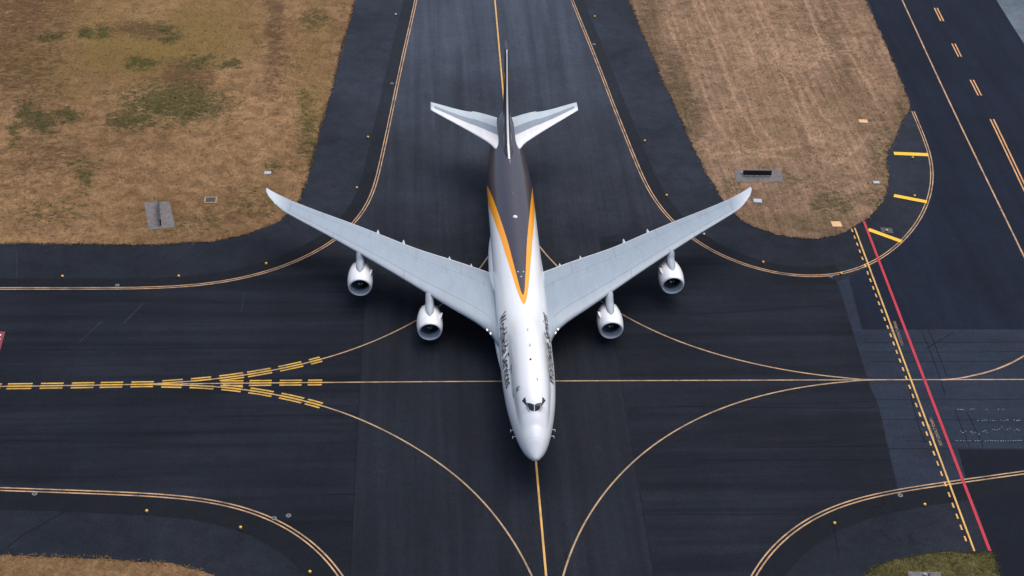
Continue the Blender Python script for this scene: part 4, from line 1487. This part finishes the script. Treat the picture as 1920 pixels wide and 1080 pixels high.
# ---- landing gear
def wheel(parent, x, y, z, r=.63, w=.46):
    bm = bmesh.new()
    add_lathe(bm, [(-w / 2, r * .5), (-w / 2, r * .86), (-w * .36, r * .97), (-w * .2, r), (w * .2, r), (w * .36, r * .97), (w / 2, r * .86), (w / 2, r * .5)], 28, 'X', (x, y, z))
    t = from_bm('wheel', bm, J['tyre'], parent, smooth=True)
    return t


def gear(name, x, s, wheels, top):
    e = to_jet(empty(name, (x, s, 0)))
    bm = bmesh.new()
    add_tube(bm, (0, 0, .6), (0, -.1, top), .17, .2, 14)
    add_tube(bm, (0, 0, 1.4), (0, 1.6, top), .09, .09, 10)
    ys = [w[1] for w in wheels]
    if max(ys) > .1: add_tube(bm, (0, min(ys), .63), (0, max(ys), .63), .13, .13, 10)
    for y in set(ys): add_tube(bm, (-.75, y, .63), (.75, y, .63), .09, .09, 10)
    from_bm('strut', bm, J['strut'], e, smooth=True)
    for wx_, wy_ in wheels: wheel(e, wx_, wy_, .628)
    return e


gear('nose_gear', 0, 7.9, [(-.45, 0), (.45, 0)], 2.6)
bog = [(-.56, -.74), (.56, -.74), (-.56, .74), (.56, .74)]
for x, s, t in ((-5.5, 36.1, 3.3), (5.5, 36.1, 3.3), (-1.92, 39.2, 2.4), (1.92, 39.2, 2.4)):
    gear('main_gear', x, s, bog, t)

# ------------------------------------------------------------------ small things round the pavement
P_ = {}
P_['concrete'] = simple('weathered concrete', (0.15, 0.138, 0.138), 0.9, 0, .32, 1.6)
P_['sign'] = simple('black sign back', (0.006, 0.006, 0.008), 0.5)
P_['sign_edge'] = simple('dark sign edge', (0.03, 0.032, 0.036), 0.5)
P_['leg'] = simple('galvanised leg', (0.25, 0.255, 0.26), 0.4, 0.5)
P_['orange'] = simple('amber marker plastic', (0.95, 0.50, 0.06), 0.45)
P_['pale'] = simple('pale cream plastic', (0.72, 0.62, 0.42), 0.5)
P_['lid'] = simple('pale blue lid', (0.36, 0.43, 0.51), 0.5, 0, .06, 3)
P_['board'] = simple('orange painted board', (0.66, 0.40, 0.20), 0.7, 0, .12, 2)
P_['iron'] = simple('dark iron grate', (0.045, 0.045, 0.046), 0.6, 0.2, .2, 6)
P_['rim'] = simple('sandy concrete rim', (0.34, 0.25, 0.15), 0.9, 0, .2, 3)
P_['ring'] = simple('aged light ring', (0.16, 0.165, 0.165), 0.6, 0.3, .15, 4)


def marker_mesh(mat_top):
    bm = bmesh.new()
    add_lathe(bm, [(0, .16), (.03, .16), (.04, .05), (.13, .05), (.14, .135), (.22, .145), (.29, .12), (.335, .06), (.345, 0)], 16, 'Z')
    for f in bm.faces:
        if f.calc_center_median().z > .136: f.material_index = 1
    me = bpy.data.meshes.new('edge_marker')
    bmesh.ops.recalc_face_normals(bm, faces=bm.faces)
    bm.to_mesh(me); bm.free()
    me.materials.append(P_['iron']); me.materials.append(mat_top)
    me.polygons.foreach_set('use_smooth', [True] * len(me.polygons))
    return me


MK = [(690, 257, 0, 'small amber edge marker on the left shoulder level with the tail plane'),
      (669, 352, 0, 'small amber edge marker on the left shoulder just above the left wing'),
      (499, 494, 0, 'small amber edge marker on the curved shoulder below the left wingtip'),
      (335, 517.5, 0, 'small amber edge marker below the left field, near the grey sign pad'),
      (117, 518, 0, 'small amber edge marker below the left field, nearest the left border'),
      (742, 27, 1, 'small pale edge marker near the top, left of the taxiway'),
      (1115, 31, 0, 'small amber edge marker near the top, right of the taxiway'),
      (1209, 264, 0, 'small amber edge marker on the right shoulder level with the tail plane'),
      (1250, 366, 0, 'small amber edge marker on the right shoulder just above the right wing'),
      (1320, 439, 1, 'small cream edge marker just below the right wing near its tip'),
      (1431, 491.5, 0, 'small amber edge marker on the shoulder below the right grass tongue'),
      (1577, 512.5, 0, 'small amber edge marker beside the edge line, left of the holding line'),
      (275, 958, 0, 'small amber edge marker on the lower left shoulder, farthest from the bend'),
      (451, 989, 0, 'small amber edge marker on the lower left shoulder inside the bend'),
      (581, 1072, 0, 'small amber edge marker at the bottom border left of the nose'),
      (1734, 946, 0, 'small amber edge marker left of the holding line, above the green corner'),
      (1565, 981, 0, 'small amber edge marker inside the lower right bend'),
      (1711.5, 295.5, 0, 'small amber edge marker just under the upper yellow bar'),
      (1715, 367, 0, 'small amber edge marker just above the middle yellow bar'),
      (1663, 432, 0, 'small amber edge marker above the lower yellow bar on a patched square')]
mm = [marker_mesh(P_['orange']), marker_mesh(P_['pale'])]
for px, py, k, lb in MK:
    o = bpy.data.objects.new('edge_marker', mm[k])
    COL.objects.link(o)
    x, y = G(px, py, .2)
    o.location = (x, y, 0.01)
    o.scale = (1.2, 1.2, 1.1)
    tag(o, lb, 'edge marker', 'edge markers along the shoulders')

sheet('patched_square', [(G(1663, 432)[0] + a, G(1663, 432)[1] + b) for a, b in ((-.9, -.5), (.8, -.8), (.9, .6), (-.8, .8))], 0.0225,
      simple('patch concrete', (.06, .065, .08), .9, 0, .3, 2), 'grey patched square under a marker by the lower yellow bar', 'pavement')


def ring_light(px, py, lb):
    bm = bmesh.new()
    add_lathe(bm, [(0, .30), (.02, .30), (.028, .27), (.028, .17), (.015, .15), (.015, 0)], 24, 'Z')
    for f in bm.faces:
        c = f.calc_center_median()
        if math.hypot(c.x, c.y) < .16: f.material_index = 1
    o = from_bm('pavement_light', bm, [P_['ring'], P_['iron']])
    x, y = G(px, py)
    o.location = (x, y, 0.022)
    return tag(o, lb, 'inset light', 'inset lights beside the edge lines')


for a in ((735, 156.5, 'grey ring of an inset light left of the taxiway near the top'), (1114, 83, 'dark ring of an inset light right of the taxiway near the top'),
          (220, 535, 'pale ring of an inset light touching the upper left edge line'), (65, 926, 'grey ring of an inset light under the lower left edge line'),
          (1557, 518, 'dark ring of an inset light inside the right hand loop'), (1688, 929, 'dark ring of an inset light under the lower right edge line'),
          (514, 972, 'ring of an inset light just below the bend of the lower left edge line'), (541, 967, 'ring of an inset light just above the bend of the lower left edge line')):
    ring_light(*a)


def slab(name, corners, h, mat, label, cat, z0=0.0):
    pts = [G(px, py, h) for px, py in corners]
    c = np.mean(pts, 0)
    bm = bmesh.new()
    lo = [bm.verts.new((x - c[0], y - c[1], z0)) for x, y in pts]
    hi = [bm.verts.new((x - c[0], y - c[1], h)) for x, y in pts]
    n = len(pts)
    bm.faces.new(hi); bm.faces.new(lo[::-1])
    for k in range(n): bm.faces.new((lo[k], lo[(k + 1) % n], hi[(k + 1) % n], hi[k]))
    bmesh.ops.recalc_face_normals(bm, faces=bm.faces)
    bmesh.ops.bevel(bm, geom=[e for e in bm.edges if abs(e.verts[0].co.z - h) < 1e-5 and abs(e.verts[1].co.z - h) < 1e-5], offset=.025, segments=1, affect='EDGES')
    o = from_bm(name, bm, mat)
    o.location = (c[0], c[1], 0)
    return tag(o, label, cat)


slab('sign_pad', [(270, 380), (316.5, 377.6), (322, 398), (328.5, 425), (279, 431)], .13, P_['concrete'], 'grey concrete sign pad in the left field', 'sign pad')['group'] = 'concrete sign pads in the grass'
slab('sign_pad', [(1376, 317.6), (1464.5, 317.6), (1469, 340.5), (1381, 341)], .13, P_['concrete'], 'grey concrete sign pad at the end of the right grass tongue', 'sign pad')['group'] = 'concrete sign pads in the grass'
slab('sign_pad', [(1702.5, 1071), (1763.5, 1072.5), (1770, 1100), (1706, 1099)], .13, P_['concrete'], 'grey concrete sign pad in the bottom right corner', 'sign pad')['group'] = 'concrete sign pads in the grass'


def sign(p0, p1, h, gap, label, nleg):
    """an upright box sign: p0, p1 the ends of its foot in metres"""
    p0, p1 = np.array(p0), np.array(p1)
    c, d = (p0 + p1) / 2, p1 - p0
    L = float(np.linalg.norm(d))
    rz = math.atan2(d[1], d[0])
    e = tag(empty('taxiway_sign', (c[0], c[1], .13), rz), label, 'sign', 'box signs on concrete pads')
    bm = bmesh.new()
    add_box(bm, (0, 0, gap + (h - gap) / 2), (L, .20, h - gap), bevel=.03)
    from_bm('panel', bm, P_['sign'], e)
    bm = bmesh.new()
    add_box(bm, (0, 0, h + .012), (L - .1, .16, .02))
    from_bm('top_cap', bm, P_['sign_edge'], e)
    for k in range(nleg):
        x = (-.5 + (k + .5) / nleg) * L * .96
        bm = bmesh.new()
        add_tube(bm, (x, 0, .012), (x, 0, gap + .06), .04, .04, 10)
        add_box(bm, (x, .0, .006), (.26, .40, .012))
        from_bm('leg', bm, P_['leg'], e)
    return e


sign(G(301.5, 424, .13), G(297.5, 383, .13), 1.0, .18, 'dark box sign seen edge on, on the pad in the left field', 4)
sign(G(1392.5, 329.5, .13), G(1446, 330.0, .13), .98, .16, 'wide black box sign standing on the pad of the right grass tongue', 5)
sign(G(1742, 1110, .13), G(1740, 1085, .13), 1.0, .18, 'dark box sign seen edge on, at the bottom right border', 3)


def control_box(px, py, label):
    x, y = G(px, py, .13)
    bm = bmesh.new()
    add_box(bm, (0, 0, .14), (.26, .2, .28), bevel=.02)
    o = from_bm('junction_box', bm, P_['lid'])
    o.location = (x, y, .13)
    return tag(o, label, 'box')


control_box(1390, 325.5, 'small white junction box at the left end of the wide black sign')
control_box(1733.5, 1079, 'small white junction box beside the edge on sign at the bottom right')


def lid(px, py, w, d, rz, mat, label, cat, h=.12, name='pit_lid'):
    x, y = G(px, py, h)
    bm = bmesh.new()
    add_box(bm, (0, 0, h / 2), (w, d, h), bevel=.02)
    o = from_bm(name, bm, mat)
    o.location = (x, y, .02)
    o.rotation_euler = (0, 0, rz)
    return tag(o, label, cat)


lid(502, 323.5, 1.0, .75, .05, P_['lid'], 'pale blue pit lid in the left field near the shoulder', 'pit lid', .14)
lid(1643, 341.5, .95, .7, .0, P_['lid'], 'small pale blue pit lid on the right side of the grass tongue', 'pit lid', .14)
lid(1420.5, 376, 1.25, .95, -.1, P_['lid'], 'white pit lid beside the right wingtip', 'pit lid', .14)
lid(1618.5, 227, 1.45, 1.05, -.1, P_['board'], 'orange board lying in the right grass, farthest up', 'marker board', .16, 'marker_board')
lid(1568.5, 420, 1.45, 1.35, .0, P_['board'], 'orange board at the tip of the right grass tongue', 'marker board', .16, 'marker_board')
x, y = G(395, 376)
pit = tag(empty('drain_pit', (x, y, .02), .02), 'dark drain grate with sandy rim in the left field, right of the sign pad', 'drain')
bm = bmesh.new()
for cx, cy, sx, sy in ((0, .72, 1.8, .18), (0, -.72, 1.8, .18), (.81, 0, .18, 1.26), (-.81, 0, .18, 1.26)):
    add_box(bm, (cx, cy, .06), (sx, sy, .14))
from_bm('rim', bm, P_['rim'], pit)
bm = bmesh.new()
add_box(bm, (0, 0, .08), (1.43, 1.25, .05))
for k in range(7): add_box(bm, (-.6 + .2 * k, 0, .115), (.07, 1.2, .03))
from_bm('grate', bm, P_['iron'], pit)
lid(568, 333.5, .62, .5, .1, P_['iron'], 'small dark drain lid where the left field meets the shoulder', 'drain cover', .05, 'drain_cover')
